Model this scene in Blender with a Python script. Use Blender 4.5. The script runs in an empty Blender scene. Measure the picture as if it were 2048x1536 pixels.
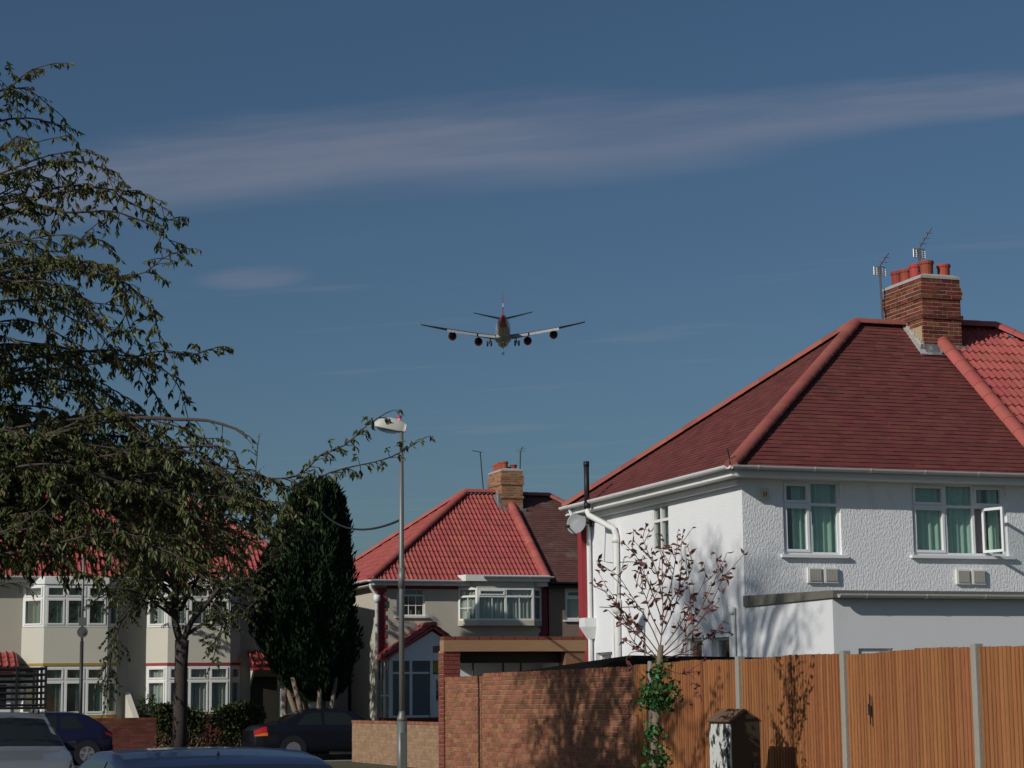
import bpy, math, random
import numpy as np
from mathutils import Vector, Matrix

random.seed(7)
rng = np.random.default_rng(11)
scene = bpy.context.scene
COL = scene.collection

# ------------------------------------------------------------------ camera
EYE = 1.6                      # eye height of the photographer
FPX = 4150.0                   # focal length in pixels of the 2048 px wide picture
PITCH = math.atan(632 / FPX)   # looking up at the aeroplane
ROLL = 0.0105
cam_d = bpy.data.cameras.new('camera')
cam = bpy.data.objects.new('camera', cam_d)
COL.objects.link(cam)
cam_d.sensor_width = 36.0
cam_d.lens = FPX / 2048 * 36.0
cam_d.clip_start = 0.2
cam_d.clip_end = 6000.0
cam.location = (0, 0, EYE)
cam.rotation_mode = 'QUATERNION'
cam.rotation_quaternion = (Matrix.Rotation(math.pi / 2 + PITCH, 3, 'X') @ Matrix.Rotation(-ROLL, 3, 'Z')).to_quaternion()
scene.camera = cam

# street axes: w runs along the houses' fronts (to the right), u runs away from us along the side street
TH = math.radians(19.4)
CT, ST = math.cos(TH), math.sin(TH)


def SW(w, u, z=0.0):
    return Vector((w * CT - u * ST, w * ST + u * CT, z))


def S_(X, Y, z=0.0):
    return Vector((X * CT + Y * ST, -X * ST + Y * CT, z))


def at(px, py, Y):
    """point at distance Y north of the camera seen at that spot of the photograph, in street coordinates"""
    x, y = px - 1024, 768 - py
    xu, yu = x + y * ROLL, -x * ROLL + y
    cp, sp = math.cos(PITCH), math.sin(PITCH)
    d = (xu, FPX * cp - yu * sp, FPX * sp + yu * cp)
    t = Y / d[1]
    return S_(d[0] * t, Y, EYE + d[2] * t)


# ------------------------------------------------------------------ sun and sky
SUN_EL = math.radians(28)
SUN_B = math.radians(24)       # how far the sun stands in front of the -w direction
hs = SW(-math.cos(SUN_B), -math.sin(SUN_B))
sun_dir = Vector((hs.x * math.cos(SUN_EL), hs.y * math.cos(SUN_EL), math.sin(SUN_EL)))
sd = bpy.data.lights.new('sun', 'SUN')
sd.energy = 4.1
sd.angle = math.radians(0.53)
sd.color = (1.0, 0.95, 0.87)
sun = bpy.data.objects.new('sun', sd)
COL.objects.link(sun)
sun.rotation_mode = 'QUATERNION'
sun.rotation_quaternion = sun_dir.to_track_quat('Z', 'Y')
sun.location = sun_dir * 60

world = bpy.data.worlds.new('World')
scene.world = world
world.use_nodes = True
wn, wl = world.node_tree.nodes, world.node_tree.links
wn.clear()


def WN(t, **k):
    n = wn.new(t)
    for a, b in k.items():
        setattr(n, a, b)
    return n


def wmath(op, a, b=None, c=None, clamp=False):
    n = WN('ShaderNodeMath', operation=op, use_clamp=clamp)
    for i, v in enumerate((a, b, c)):
        if v is None:
            continue
        if isinstance(v, (int, float)):
            n.inputs[i].default_value = v
        else:
            wl.new(v, n.inputs[i])
    return n.outputs[0]


wout = WN('ShaderNodeOutputWorld')
wbg = WN('ShaderNodeBackground')
wbg.inputs['Strength'].default_value = 0.0545
wl.new(wbg.outputs[0], wout.inputs[0])
sky = WN('ShaderNodeTexSky', sky_type='NISHITA')
sky.sun_disc = False
sky.sun_elevation = SUN_EL
sky.sun_rotation = math.atan2(sun_dir.x, sun_dir.y)
sky.altitude = 25
sky.air_density = 1.0
sky.dust_density = 1.2
sky.ozone_density = 2.2
# thin high cirrus: noise on the plane of a high cloud deck, the same over the whole sky
tc = WN('ShaderNodeTexCoord')
sep = WN('ShaderNodeSeparateXYZ')
wl.new(tc.outputs['Generated'], sep.inputs[0])
zc = wmath('MAXIMUM', sep.outputs[2], 0.02)
px_ = wmath('DIVIDE', sep.outputs[0], zc)
py_ = wmath('DIVIDE', sep.outputs[1], zc)
# along / across coordinates of the streak
ca, sa = math.cos(math.radians(-18)), math.sin(math.radians(-18))
al = wmath('ADD', wmath('MULTIPLY', px_, ca), wmath('MULTIPLY', py_, sa))
ac = wmath('ADD', wmath('MULTIPLY', px_, -sa), wmath('MULTIPLY', py_, ca))
cxyz = WN('ShaderNodeCombineXYZ')
wl.new(wmath('MULTIPLY', al, 0.9), cxyz.inputs[0])
wl.new(wmath('MULTIPLY', ac, 3.2), cxyz.inputs[1])
n1 = WN('ShaderNodeTexNoise')
n1.inputs['Scale'].default_value = 1.05
n1.inputs['Detail'].default_value = 11
n1.inputs['Roughness'].default_value = 0.6
wl.new(cxyz.outputs[0], n1.inputs['Vector'])
n2 = WN('ShaderNodeTexNoise')
n2.inputs['Scale'].default_value = 1.1
n2.inputs['Detail'].default_value = 3
c2 = WN('ShaderNodeCombineXYZ')
wl.new(al, c2.inputs[0])
wl.new(ac, c2.inputs[1])
wl.new(c2.outputs[0], n2.inputs['Vector'])
warp = wmath('MULTIPLY', wmath('SUBTRACT', n2.outputs[0], 0.5), 0.35)
acw = wmath('ADD', wmath('ADD', ac, warp), wmath('MULTIPLY', wmath('SUBTRACT', n1.outputs[0], 0.5), 0.42))


def smap(v, f0, f1, t0, t1):
    m = WN('ShaderNodeMapRange', interpolation_type='SMOOTHSTEP')
    wl.new(v, m.inputs[0])
    for i, x in enumerate((f0, f1, t0, t1)):
        m.inputs[i + 1].default_value = x
    return m.outputs[0]


half = smap(al, -1.0, -0.1, 0.26, 0.11)
streak_f = smap(wmath('DIVIDE', wmath('ABSOLUTE', wmath('SUBTRACT', acw, 3.50)), half), 0.25, 1.35, 1.0, 0.0)
da = wmath('DIVIDE', wmath('SUBTRACT', al, -2.08), 0.19)
dc = wmath('DIVIDE', wmath('ADD', wmath('SUBTRACT', ac, 4.42), wmath('MULTIPLY', wmath('SUBTRACT', al, -2.08), 0.25)), 0.15)
puff = smap(wmath('ADD', wmath('MULTIPLY', da, da), wmath('MULTIPLY', dc, dc)), 0.0, 1.0, 0.7, 0.0)


tex = WN('ShaderNodeMapRange', interpolation_type='SMOOTHSTEP')
wl.new(n1.outputs[0], tex.inputs[0])
tex.inputs[1].default_value = 0.25
tex.inputs[2].default_value = 0.75
tex.inputs[3].default_value = 0.3
tex.inputs[4].default_value = 1.0
band = wmath('MULTIPLY', wmath('MAXIMUM', streak_f, puff), tex.outputs[0])
wisps = WN('ShaderNodeMapRange', interpolation_type='SMOOTHSTEP')
wl.new(n1.outputs[0], wisps.inputs[0])
wisps.inputs[1].default_value = 0.56
wisps.inputs[2].default_value = 0.80
wisps.inputs[3].default_value = 0
wisps.inputs[4].default_value = 0.55
low = WN('ShaderNodeMapRange', interpolation_type='SMOOTHSTEP')   # only well away from the zenith
wl.new(sep.outputs[2], low.inputs[0])
low.inputs[1].default_value = 0.23
low.inputs[2].default_value = 0.19
cloudf = wmath('MULTIPLY', wmath('MAXIMUM', band, wmath('MULTIPLY', wisps.outputs[0], low.outputs[0])), 0.50)
cmix = WN('ShaderNodeMixRGB', blend_type='MIX')
wl.new(cloudf, cmix.inputs[0])
film = WN('ShaderNodeMixRGB', blend_type='MULTIPLY')      # the film's cooler rendering of the whole sky
film.inputs[0].default_value = 1
wl.new(sky.outputs[0], film.inputs[1])
film.inputs[2].default_value = (0.77, 0.97, 1.12, 1)
wl.new(film.outputs[0], cmix.inputs[1])
cmix.inputs[2].default_value = (6.6, 6.5, 7.8, 1)
wl.new(cmix.outputs[0], wbg.inputs['Color'])

scene.view_settings.view_transform = 'Standard'
scene.view_settings.look = 'None'
scene.view_settings.gamma = 1.0
scene.view_settings.use_curve_mapping = False
scene.view_settings.exposure = -0.45

# ------------------------------------------------------------------ materials
MATS = {}


def mat(name, col, rough=0.8, var=0.12, nscale=6.0, bump=0.0, bscale=40.0, bstretch=(1, 1, 1), island=0.0, objrand=0.0,
        metal=0.0, spec=0.3, col2=None, c2scale=1.2, c2lo=0.55, c2hi=0.7, vstretch=(1, 1, 1), coat=0.0, trans=0.0, tint=None):
    m = bpy.data.materials.new(name)
    m.use_nodes = True
    nt = m.node_tree
    N, L = nt.nodes, nt.links
    b = N['Principled BSDF']
    b.inputs['Roughness'].default_value = rough
    b.inputs['Metallic'].default_value = metal
    b.inputs['Specular IOR Level'].default_value = spec
    if coat:
        b.inputs['Coat Weight'].default_value = coat
        b.inputs['Coat Roughness'].default_value = 0.06
    t = N.new('ShaderNodeTexCoord')

    src_ = t.outputs['Object']
    if objrand:     # every single piece gets its own stretch of grain
        oi = N.new('ShaderNodeObjectInfo')
        ml = N.new('ShaderNodeMath')
        ml.operation = 'MULTIPLY'
        ml.inputs[1].default_value = 57.0
        L.new(oi.outputs['Random'], ml.inputs[0])
        va = N.new('ShaderNodeVectorMath')
        va.operation = 'ADD'
        L.new(t.outputs['Object'], va.inputs[0])
        L.new(ml.outputs[0], va.inputs[1])
        src_ = va.outputs[0]

    def mapped(sc, st):
        mp = N.new('ShaderNodeMapping')
        mp.inputs['Scale'].default_value = st
        L.new(src_, mp.inputs[0])
        n = N.new('ShaderNodeTexNoise')
        n.inputs['Scale'].default_value = sc
        n.inputs['Detail'].default_value = 5
        n.inputs['Roughness'].default_value = 0.6
        L.new(mp.outputs[0], n.inputs['Vector'])
        return n.outputs[0]

    def mixrgb(f, a, c, blend='MIX'):
        n = N.new('ShaderNodeMixRGB')
        n.blend_type = blend
        for s, v in ((n.inputs[0], f), (n.inputs[1], a), (n.inputs[2], c)):
            if isinstance(v, (int, float)):
                s.default_value = v
            elif isinstance(v, tuple):
                s.default_value = (*v[:3], 1)
            else:
                L.new(v, s)
        return n.outputs[0]

    lo = tuple(max(0, x * (1 - var)) for x in col)
    hi = tuple(min(1, x * (1 + var)) for x in col)
    c = mixrgb(mapped(nscale, vstretch), lo, hi)
    if col2:
        r = N.new('ShaderNodeMapRange')
        r.interpolation_type = 'SMOOTHSTEP'
        L.new(mapped(c2scale, vstretch), r.inputs[0])
        r.inputs[1].default_value = c2lo
        r.inputs[2].default_value = c2hi
        c = mixrgb(r.outputs[0], c, col2)
    for amt, src in ((island, 'i'), (objrand, 'o')):
        if not amt:
            continue
        if src == 'i':
            g = N.new('ShaderNodeNewGeometry').outputs['Random Per Island']
        else:
            g = N.new('ShaderNodeObjectInfo').outputs['Random']
        h = N.new('ShaderNodeHueSaturation')
        r = N.new('ShaderNodeMapRange')
        L.new(g, r.inputs[0])
        r.inputs[3].default_value = 1 - amt
        r.inputs[4].default_value = 1 + amt
        L.new(r.outputs[0], h.inputs['Value'])
        w = N.new('ShaderNodeTexWhiteNoise')
        w.noise_dimensions = '1D'
        L.new(g, w.inputs['W'])
        r2 = N.new('ShaderNodeMapRange')
        L.new(w.outputs[0], r2.inputs[0])
        r2.inputs[3].default_value = 0.5 - amt * 0.06
        r2.inputs[4].default_value = 0.5 + amt * 0.06
        L.new(r2.outputs[0], h.inputs['Hue'])
        L.new(c, h.inputs['Color'])
        c = h.outputs[0]
        if tint:    # some of the pieces have another colour altogether
            w3 = N.new('ShaderNodeTexWhiteNoise')
            w3.noise_dimensions = '1D'
            ad = N.new('ShaderNodeMath')
            ad.operation = 'ADD'
            ad.inputs[1].default_value = 3.7
            L.new(g, ad.inputs[0])
            L.new(ad.outputs[0], w3.inputs['W'])
            th = N.new('ShaderNodeMapRange')
            L.new(w3.outputs[0], th.inputs[0])
            th.inputs[1].default_value = 1 - tint[1]
            th.inputs[2].default_value = 1 - tint[1] * .4
            c = mixrgb(th.outputs[0], c, tint[0])
    L.new(c, b.inputs['Base Color'])
    if bump:
        bp = N.new('ShaderNodeBump')
        bp.inputs['Strength'].default_value = min(1.0, bump)
        bp.inputs['Distance'].default_value = 0.03 if bump <= 1 else 0.03 * bump
        L.new(mapped(bscale, bstretch), bp.inputs['Height'])
        L.new(bp.outputs[0], b.inputs['Normal'])
    if trans:   # thin leaves let some light through
        out = N['Material Output']
        tr = N.new('ShaderNodeBsdfTranslucent')
        L.new(c, tr.inputs[0])
        mx = N.new('ShaderNodeMixShader')
        mx.inputs[0].default_value = trans
        L.new(b.outputs[0], mx.inputs[1])
        L.new(tr.outputs[0], mx.inputs[2])
        L.new(mx.outputs[0], out.inputs[0])
    MATS[name] = m
    return m


def glass(name, tint=(0.75, 0.8, 0.8), refl=0.16):
    m = bpy.data.materials.new(name)
    m.use_nodes = True
    N, L = m.node_tree.nodes, m.node_tree.links
    N.clear()
    o = N.new('ShaderNodeOutputMaterial')
    t = N.new('ShaderNodeBsdfTransparent')
    t.inputs[0].default_value = (*tint, 1)
    g = N.new('ShaderNodeBsdfGlossy')
    g.inputs['Roughness'].default_value = 0.03
    lw = N.new('ShaderNodeLayerWeight')
    lw.inputs[0].default_value = 0.25
    r = N.new('ShaderNodeMapRange')
    L.new(lw.outputs['Facing'], r.inputs[0])
    r.inputs[3].default_value = refl * 0.6
    r.inputs[4].default_value = min(1, refl * 4)
    mx = N.new('ShaderNodeMixShader')
    L.new(r.outputs[0], mx.inputs[0])
    L.new(t.outputs[0], mx.inputs[1])
    L.new(g.outputs[0], mx.inputs[2])
    L.new(mx.outputs[0], o.inputs[0])
    MATS[name] = m
    return m


M = MATS
mat('asphalt', (0.05, 0.05, 0.052), 0.9, 0.25, 3, 0.4, 160)
mat('paving', (0.26, 0.25, 0.23), 0.9, 0.18, 2, 0.3, 90, island=0.1)
mat('kerb', (0.33, 0.32, 0.30), 0.9, 0.15, 4, 0.2, 80)
mat('earth', (0.09, 0.085, 0.05), 1.0, 0.4, 1.5, 0.5, 20)
mat('white_roughcast', (0.81, 0.82, 0.84), 0.92, 0.05, 2.5, 0.8, 30, (1, 1, 0.6), col2=(0.70, 0.70, 0.70), c2scale=2.4, c2lo=0.56, c2hi=0.80, vstretch=(1, 1, 0.3))
mat('white_render', (0.72, 0.73, 0.75), 0.9, 0.05, 1.2, 0.12, 60, col2=(0.62, 0.62, 0.61), c2scale=2.0, c2lo=0.57, c2hi=0.82, vstretch=(1, 1, 0.3))
mat('white_side', (0.76, 0.77, 0.79), 0.9, 0.04, 1.5, 0.3, 22, col2=(0.64, 0.64, 0.63), c2scale=2.2, c2lo=0.57, c2hi=0.82, vstretch=(1, 1, 0.22))
mat('cream_render', (0.50, 0.465, 0.385), 0.92, 0.06, 1.4, 0.25, 55)
mat('cream_paint', (0.60, 0.575, 0.49), 0.85, 0.05, 1.4, 0.15, 50)
mat('brown_pebbledash', (0.24, 0.18, 0.14), 0.95, 0.2, 18, 0.8, 60)
mat('white_upvc', (0.78, 0.79, 0.81), 0.35, 0.03, 3, spec=0.5)
mat('white_paint', (0.74, 0.74, 0.72), 0.5, 0.06, 5, 0.05, 30, spec=0.4)
mat('grey_gutter', (0.50, 0.50, 0.49), 0.45, 0.08, 4, spec=0.4)
mat('red_paint', (0.30, 0.035, 0.04), 0.6, 0.12, 6, spec=0.4)
mat('maroon_paint', (0.17, 0.02, 0.03), 0.6, 0.12, 6, spec=0.4)
mat('yellow_paint', (0.35, 0.24, 0.05), 0.6, 0.1, 6)
mat('brown_tile', (0.155, 0.043, 0.039), 0.9, 0.18, 2.0, 0.25, 60, island=0.16, col2=(0.085, 0.04, 0.035), c2scale=0.9, c2lo=0.60, c2hi=0.80)
mat('weathered_tile', (0.13, 0.058, 0.05), 0.92, 0.15, 2.0, 0.25, 60, island=0.14, col2=(0.20, 0.15, 0.13), c2scale=0.7, c2lo=0.55, c2hi=0.72)
mat('red_tile', (0.36, 0.085, 0.075), 0.72, 0.12, 3.0, 0.15, 60, island=0.12, spec=0.35)
mat('red_tile_piece', (0.36, 0.085, 0.075), 0.72, 0.12, 3.0, 0.15, 60, objrand=0.12, spec=0.35)
mat('hip_tile', (0.31, 0.095, 0.075), 0.8, 0.18, 5, 0.2, 50, objrand=0.13)
mat('red_hip_tile', (0.40, 0.10, 0.085), 0.75, 0.1, 5, 0.15, 50, objrand=0.1)
mat('lead', (0.16, 0.165, 0.18), 0.6, 0.25, 8, 0.3, 25, col2=(0.34, 0.34, 0.34), c2scale=5, c2lo=0.5, c2hi=0.65)
mat('lime_mortar', (0.42, 0.40, 0.37), 0.95, 0.25, 9, 0.6, 30)
mat('mortar', (0.42, 0.33, 0.21), 0.95, 0.2, 15, 0.5, 70)
mat('chimney_brick', (0.17, 0.042, 0.03), 0.9, 0.22, 9, 0.4, 50, objrand=0.42, col2=(0.10, 0.045, 0.035), c2scale=2.2, c2lo=0.5, c2hi=0.7)
mat('stock_brick', (0.30, 0.15, 0.085), 0.9, 0.2, 9, 0.4, 50, objrand=0.35)
mat('garage_brick', (0.20, 0.055, 0.04), 0.9, 0.2, 9, 0.4, 50, objrand=0.2)
mat('wall_brick', (0.285, 0.118, 0.066), 0.92, 0.25, 14, 0.5, 50, objrand=0.24)
mat('wall_brick_rest', (0.285, 0.118, 0.066), 0.92, 0.25, 14, 0.5, 50, island=0.24)
mat('low_wall', (0.32, 0.20, 0.125), 0.92, 0.15, 5, 0.4, 45, island=0.14)
mat('dark_brick', (0.15, 0.05, 0.035), 0.92, 0.2, 9, 0.4, 50, island=0.3)
mat('terracotta', (0.33, 0.065, 0.045), 0.7, 0.12, 8, objrand=0.2)
mat('concrete', (0.30, 0.29, 0.26), 0.92, 0.15, 6, 0.3, 50)
mat('beam_concrete', (0.34, 0.20, 0.11), 0.92, 0.22, 3, 0.3, 40, vstretch=(1, 1, 4))
mat('felt', (0.014, 0.013, 0.013), 1.0, 0.3, 3, 0.4, 50, spec=0.0)
mat('ext_felt', (0.16, 0.155, 0.13), 0.95, 0.2, 4, 0.5, 60)
mat('fence_wood', (0.38, 0.16, 0.063), 0.8, 0.42, 9, 0.5, 30, vstretch=(6, 6, 0.22), bstretch=(8, 8, 0.25), objrand=0.12, tint=((0.24, 0.09, 0.036), 0.07), col2=(0.12, 0.042, 0.02), c2scale=4.5, c2lo=0.60, c2hi=0.76)
mat('dark_metal', (0.05, 0.045, 0.05), 0.5, 0.2, 8, metal=0.3)
mat('aerial_metal', (0.16, 0.13, 0.13), 0.45, 0.2, 8, metal=0.6)
mat('aerial_elements', (0.55, 0.54, 0.48), 0.4, 0.1, 8, metal=0.5)
mat('galvanised', (0.19, 0.20, 0.19), 0.5, 0.15, 4, metal=0.35, spec=0.4, vstretch=(1, 1, 0.3))
mat('lamp_shell', (0.52, 0.51, 0.48), 0.5, 0.05, 4)
mat('red_plastic', (0.65, 0.03, 0.06), 0.4, 0.05, 4)
mat('black_plastic', (0.02, 0.02, 0.022), 0.5, 0.1, 6)
mat('dish_grey', (0.28, 0.29, 0.31), 0.5, 0.05, 4)
mat('green_curtain', (0.44, 0.63, 0.53), 0.9, 0.10, 5)
mat('dull_green_curtain', (0.17, 0.23, 0.19), 0.95, 0.12, 5)
mat('net_curtain', (0.44, 0.46, 0.44), 0.95, 0.08, 6)
mat('dull_curtain', (0.14, 0.16, 0.14), 0.95, 0.15, 4)
mat('pink_curtain', (0.45, 0.38, 0.38), 0.95, 0.1, 6)
mat('louvre', (0.42, 0.40, 0.36), 0.7, 0.05, 5)
mat('cream_plastic', (0.60, 0.58, 0.46), 0.5, 0.04, 5)
mat('peeling_paint', (0.56, 0.57, 0.56), 0.8, 0.1, 9, 0.3, 30, col2=(0.035, 0.035, 0.03), c2scale=7.0, c2lo=0.49, c2hi=0.54, vstretch=(1.3, 1.3, 0.55))
mat('cabinet_dark', (0.035, 0.03, 0.02), 0.7, 0.2, 5)
mat('cabinet_roof', (0.16, 0.09, 0.055), 0.8, 0.25, 7)
mat('bark', (0.075, 0.06, 0.05), 0.95, 0.35, 14, 0.6, 25, vstretch=(1, 1, 0.3))
mat('pale_bark', (0.20, 0.15, 0.11), 0.95, 0.35, 14, 0.5, 25, vstretch=(1, 1, 0.3))
mat('dark_bark', (0.055, 0.043, 0.04), 0.95, 0.35, 14, 0.6, 25, vstretch=(1, 1, 0.3))
mat('twig', (0.055, 0.04, 0.033), 0.9, 0.25, 10)
mat('red_twig', (0.16, 0.07, 0.05), 0.9, 0.25, 10)
mat('cherry_leaf', (0.105, 0.128, 0.042), 0.5, 0.2, 3, island=0.5, spec=0.4, trans=0.30, tint=((0.13, 0.085, 0.03), 0.2))
mat('cherry_leaf_piece', (0.105, 0.128, 0.042), 0.5, 0.2, 3, objrand=0.5, spec=0.4, trans=0.30, tint=((0.13, 0.085, 0.03), 0.2))
mat('street_leaf', (0.062, 0.085, 0.028), 0.6, 0.2, 3, island=0.5, spec=0.3, trans=0.28, tint=((0.12, 0.08, 0.03), 0.3))
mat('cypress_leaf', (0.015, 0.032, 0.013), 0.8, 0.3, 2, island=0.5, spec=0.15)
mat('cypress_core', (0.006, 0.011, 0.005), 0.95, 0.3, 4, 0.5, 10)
mat('hedge_leaf', (0.055, 0.075, 0.028), 0.7, 0.3, 2, island=0.5, spec=0.2, trans=0.15)
mat('dry_leaf', (0.17, 0.13, 0.075), 0.8, 0.3, 2, island=0.4, spec=0.2, trans=0.15)
mat('russet_leaf', (0.17, 0.065, 0.05), 0.6, 0.2, 4, objrand=0.5, spec=0.3, trans=0.25)
mat('russet_rest', (0.17, 0.065, 0.05), 0.6, 0.2, 4, island=0.5, spec=0.3, trans=0.25)
mat('ivy_leaf', (0.045, 0.13, 0.03), 0.45, 0.2, 4, island=0.5, spec=0.4, trans=0.2)
mat('red_berry', (0.35, 0.03, 0.03), 0.4, 0.1, 4, island=0.3)
mat('car_navy', (0.009, 0.010, 0.035), 0.4, 0.05, 2, spec=0.2, coat=0.4)
mat('car_black', (0.007, 0.008, 0.013), 0.4, 0.05, 2, spec=0.2, coat=0.35)
mat('car_silver', (0.23, 0.255, 0.28), 0.4, 0.05, 2, metal=0.4, coat=0.5)
mat('car_blue', (0.020, 0.032, 0.085), 0.35, 0.05, 2, coat=0.45)
mat('tyre', (0.015, 0.015, 0.015), 0.85, 0.1, 6)
mat('alloy', (0.42, 0.42, 0.43), 0.35, 0.05, 4, metal=0.7)
mat('red_lamp', (0.42, 0.012, 0.012), 0.15, 0.05, 4, coat=0.8)
mat('amber_lamp', (0.65, 0.17, 0.02), 0.15, 0.05, 4, coat=0.8)
mat('car_glass', (0.016, 0.020, 0.020), 0.06, 0.02, 3, spec=0.45)
mat('plane_white', (0.40, 0.41, 0.43), 0.4, 0.04, 0.2, coat=0.2)
mat('plane_red', (0.30, 0.022, 0.075), 0.4, 0.04, 0.2, coat=0.3)
mat('plane_fin', (0.30, 0.10, 0.17), 0.4, 0.04, 0.2, coat=0.2)
mat('plane_grey', (0.20, 0.20, 0.21), 0.45, 0.05, 0.2)
mat('plane_wing', (0.16, 0.165, 0.175), 0.45, 0.05, 0.2)
mat('engine_dark', (0.02, 0.02, 0.022), 0.5, 0.1, 1)
glass('window_glass', (0.92, 0.95, 0.94), 0.10)
glass('porch_glass', (0.55, 0.6, 0.62), 0.25)

# ------------------------------------------------------------------ mesh helpers
ORIG = {}   # object name -> street origin of its root


class Fr:
    """frame on a wall: o start point, ex along, ey outward (right-hand side of ex), z up"""
    def __init__(s, p0, p1):
        s.o = Vector((p0[0], p0[1], 0))
        d = Vector((p1[0] - p0[0], p1[1] - p0[1], 0))
        s.len = d.length
        s.ex = d.normalized()
        s.ey = Vector((s.ex.y, -s.ex.x, 0))

    def __call__(s, a, b, c):
        return s.o + s.ex * a + s.ey * b + Vector((0, 0, c))


class MB:
    def __init__(s):
        s.v, s.f, s.m = [], [], []

    def add(s, vs, fs, m=0):
        k = len(s.v)
        s.v += [tuple(x) for x in vs]
        s.f += [tuple(i + k for i in f) for f in fs]
        s.m += [m] * len(fs)
        return s

    def box(s, a, b, fr=None, m=0):
        (x0, y0, z0), (x1, y1, z1) = a, b
        P = [(x0, y0, z0), (x1, y0, z0), (x1, y1, z0), (x0, y1, z0), (x0, y0, z1), (x1, y0, z1), (x1, y1, z1), (x0, y1, z1)]
        if fr:
            P = [fr(*p) for p in P]
        return s.add(P, [(0, 3, 2, 1), (4, 5, 6, 7), (0, 1, 5, 4), (1, 2, 6, 5), (2, 3, 7, 6), (3, 0, 4, 7)], m)

    def prism(s, poly, z0, z1, m=0, z1s=None):
        n = len(poly)
        P = [(p[0], p[1], z0) for p in poly] + [(p[0], p[1], (z1s[i] if z1s else z1)) for i, p in enumerate(poly)]
        F = [tuple(range(n - 1, -1, -1)), tuple(range(n, 2 * n))] + [(i, (i + 1) % n, n + (i + 1) % n, n + i) for i in range(n)]
        return s.add(P, F, m)

    def slab(s, pts, thick, nrm, m=0):
        n = len(pts)
        nrm = Vector(nrm)
        P = [Vector(p) for p in pts] + [Vector(p) - nrm * thick for p in pts]
        F = [tuple(range(n)), tuple(range(2 * n - 1, n - 1, -1))] + [(i, n + i, n + (i + 1) % n, (i + 1) % n) for i in range(n)]
        return s.add(P, F, m)

    def quad(s, a, b, c, d, m=0):
        return s.add([a, b, c, d], [(0, 1, 2, 3)], m)

    def tube(s, pts, r, n=8, cap=True, m=0):
        pts = [Vector(p) for p in pts]
        rs = r if isinstance(r, (list, tuple)) else [r] * len(pts)
        rings = []
        up = None
        for i, p in enumerate(pts):
            a = pts[max(0, i - 1)]
            b = pts[min(len(pts) - 1, i + 1)]
            d = (b - a)
            d = d.normalized() if d.length > 1e-9 else Vector((0, 0, 1))
            if up is None:
                up = Vector((0, 0, 1)) if abs(d.z) < 0.9 else Vector((1, 0, 0))
            x = d.cross(up)
            if x.length < 1e-6:
                x = d.orthogonal()
            x.normalize()
            y = x.cross(d).normalized()
            up = y
            rings.append([p + (x * math.cos(2 * math.pi * j / n) + y * math.sin(2 * math.pi * j / n)) * rs[i] for j in range(n)])
        V = [q for r_ in rings for q in r_]
        F = []
        for i in range(len(pts) - 1):
            for j in range(n):
                F.append((i * n + j, i * n + (j + 1) % n, (i + 1) * n + (j + 1) % n, (i + 1) * n + j))
        if cap:
            F.append(tuple(range(n - 1, -1, -1)))
            F.append(tuple((len(pts) - 1) * n + j for j in range(n)))
        return s.add(V, F, m)

    def lathe(s, o, ax, prof, n=16, m=0):
        """prof: list of (distance along ax, radius)"""
        o = Vector(o)
        ax = Vector(ax).normalized()
        x = ax.orthogonal().normalized()
        y = ax.cross(x)
        V = []
        for t, r in prof:
            for j in range(n):
                an = 2 * math.pi * j / n
                V.append(o + ax * t + (x * math.cos(an) + y * math.sin(an)) * r)
        F = []
        for i in range(len(prof) - 1):
            for j in range(n):
                F.append((i * n + j, i * n + (j + 1) % n, (i + 1) * n + (j + 1) % n, (i + 1) * n + j))
        F.append(tuple(range(n - 1, -1, -1)))
        F.append(tuple((len(prof) - 1) * n + j for j in range(n)))
        return s.add(V, F, m)

    def build(s, name, mats, parent=None, smooth=False, origin=None, kind=None, label=None):
        o = Vector(ORIG[parent.name]) if parent is not None else Vector(origin or (0, 0, 0))
        me = bpy.data.meshes.new(name)
        me.from_pydata([(x - o.x, y - o.y, z - o.z) for x, y, z in s.v], [], s.f)
        ms = mats if isinstance(mats, (list, tuple)) else [mats]
        for k in ms:
            me.materials.append(M[k])
        if len(ms) > 1:
            me.polygons.foreach_set('material_index', s.m)
        if smooth:
            me.polygons.foreach_set('use_smooth', [True] * len(me.polygons))
        me.update()
        ob = bpy.data.objects.new(name, me)
        COL.objects.link(ob)
        if parent is not None:
            ob.parent = parent
        else:
            ob.location = SW(o.x, o.y, o.z)
            ob.rotation_euler = (0, 0, TH)
        ORIG[ob.name] = tuple(o)
        if kind:
            ob['kind'] = kind
        if label:
            ob['label'] = label
        return ob


def tag(o, label, cat, group=None):
    o['label'] = label
    o['category'] = cat
    if group:
        o['group'] = group
    return o


def thing(name, label, cat, origin, group=None):
    o = bpy.data.objects.new(name, None)
    o.empty_display_size = 0.3
    COL.objects.link(o)
    o.location = SW(*origin)
    o.rotation_euler = (0, 0, TH)
    ORIG[o.name] = tuple(origin) if len(origin) == 3 else (*origin, 0)
    return tag(o, label, cat, group)


def inst(name, mesh, parent, loc, rot=None, scale=None):
    """one small piece as an object of its own; loc in street coordinates"""
    ob = bpy.data.objects.new(name, mesh)
    COL.objects.link(ob)
    ob.parent = parent
    o = Vector(ORIG[parent.name])
    mtx = Matrix.Translation(Vector(loc) - o)
    if rot is not None:
        mtx = mtx @ rot.to_4x4()
    if scale is not None:
        mtx = mtx @ Matrix.Diagonal((*scale, 1))
    ob.matrix_local = mtx
    ORIG[ob.name] = tuple(o)
    return ob


def basis(x, y, z):
    return Matrix((x, y, z)).transposed()


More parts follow.
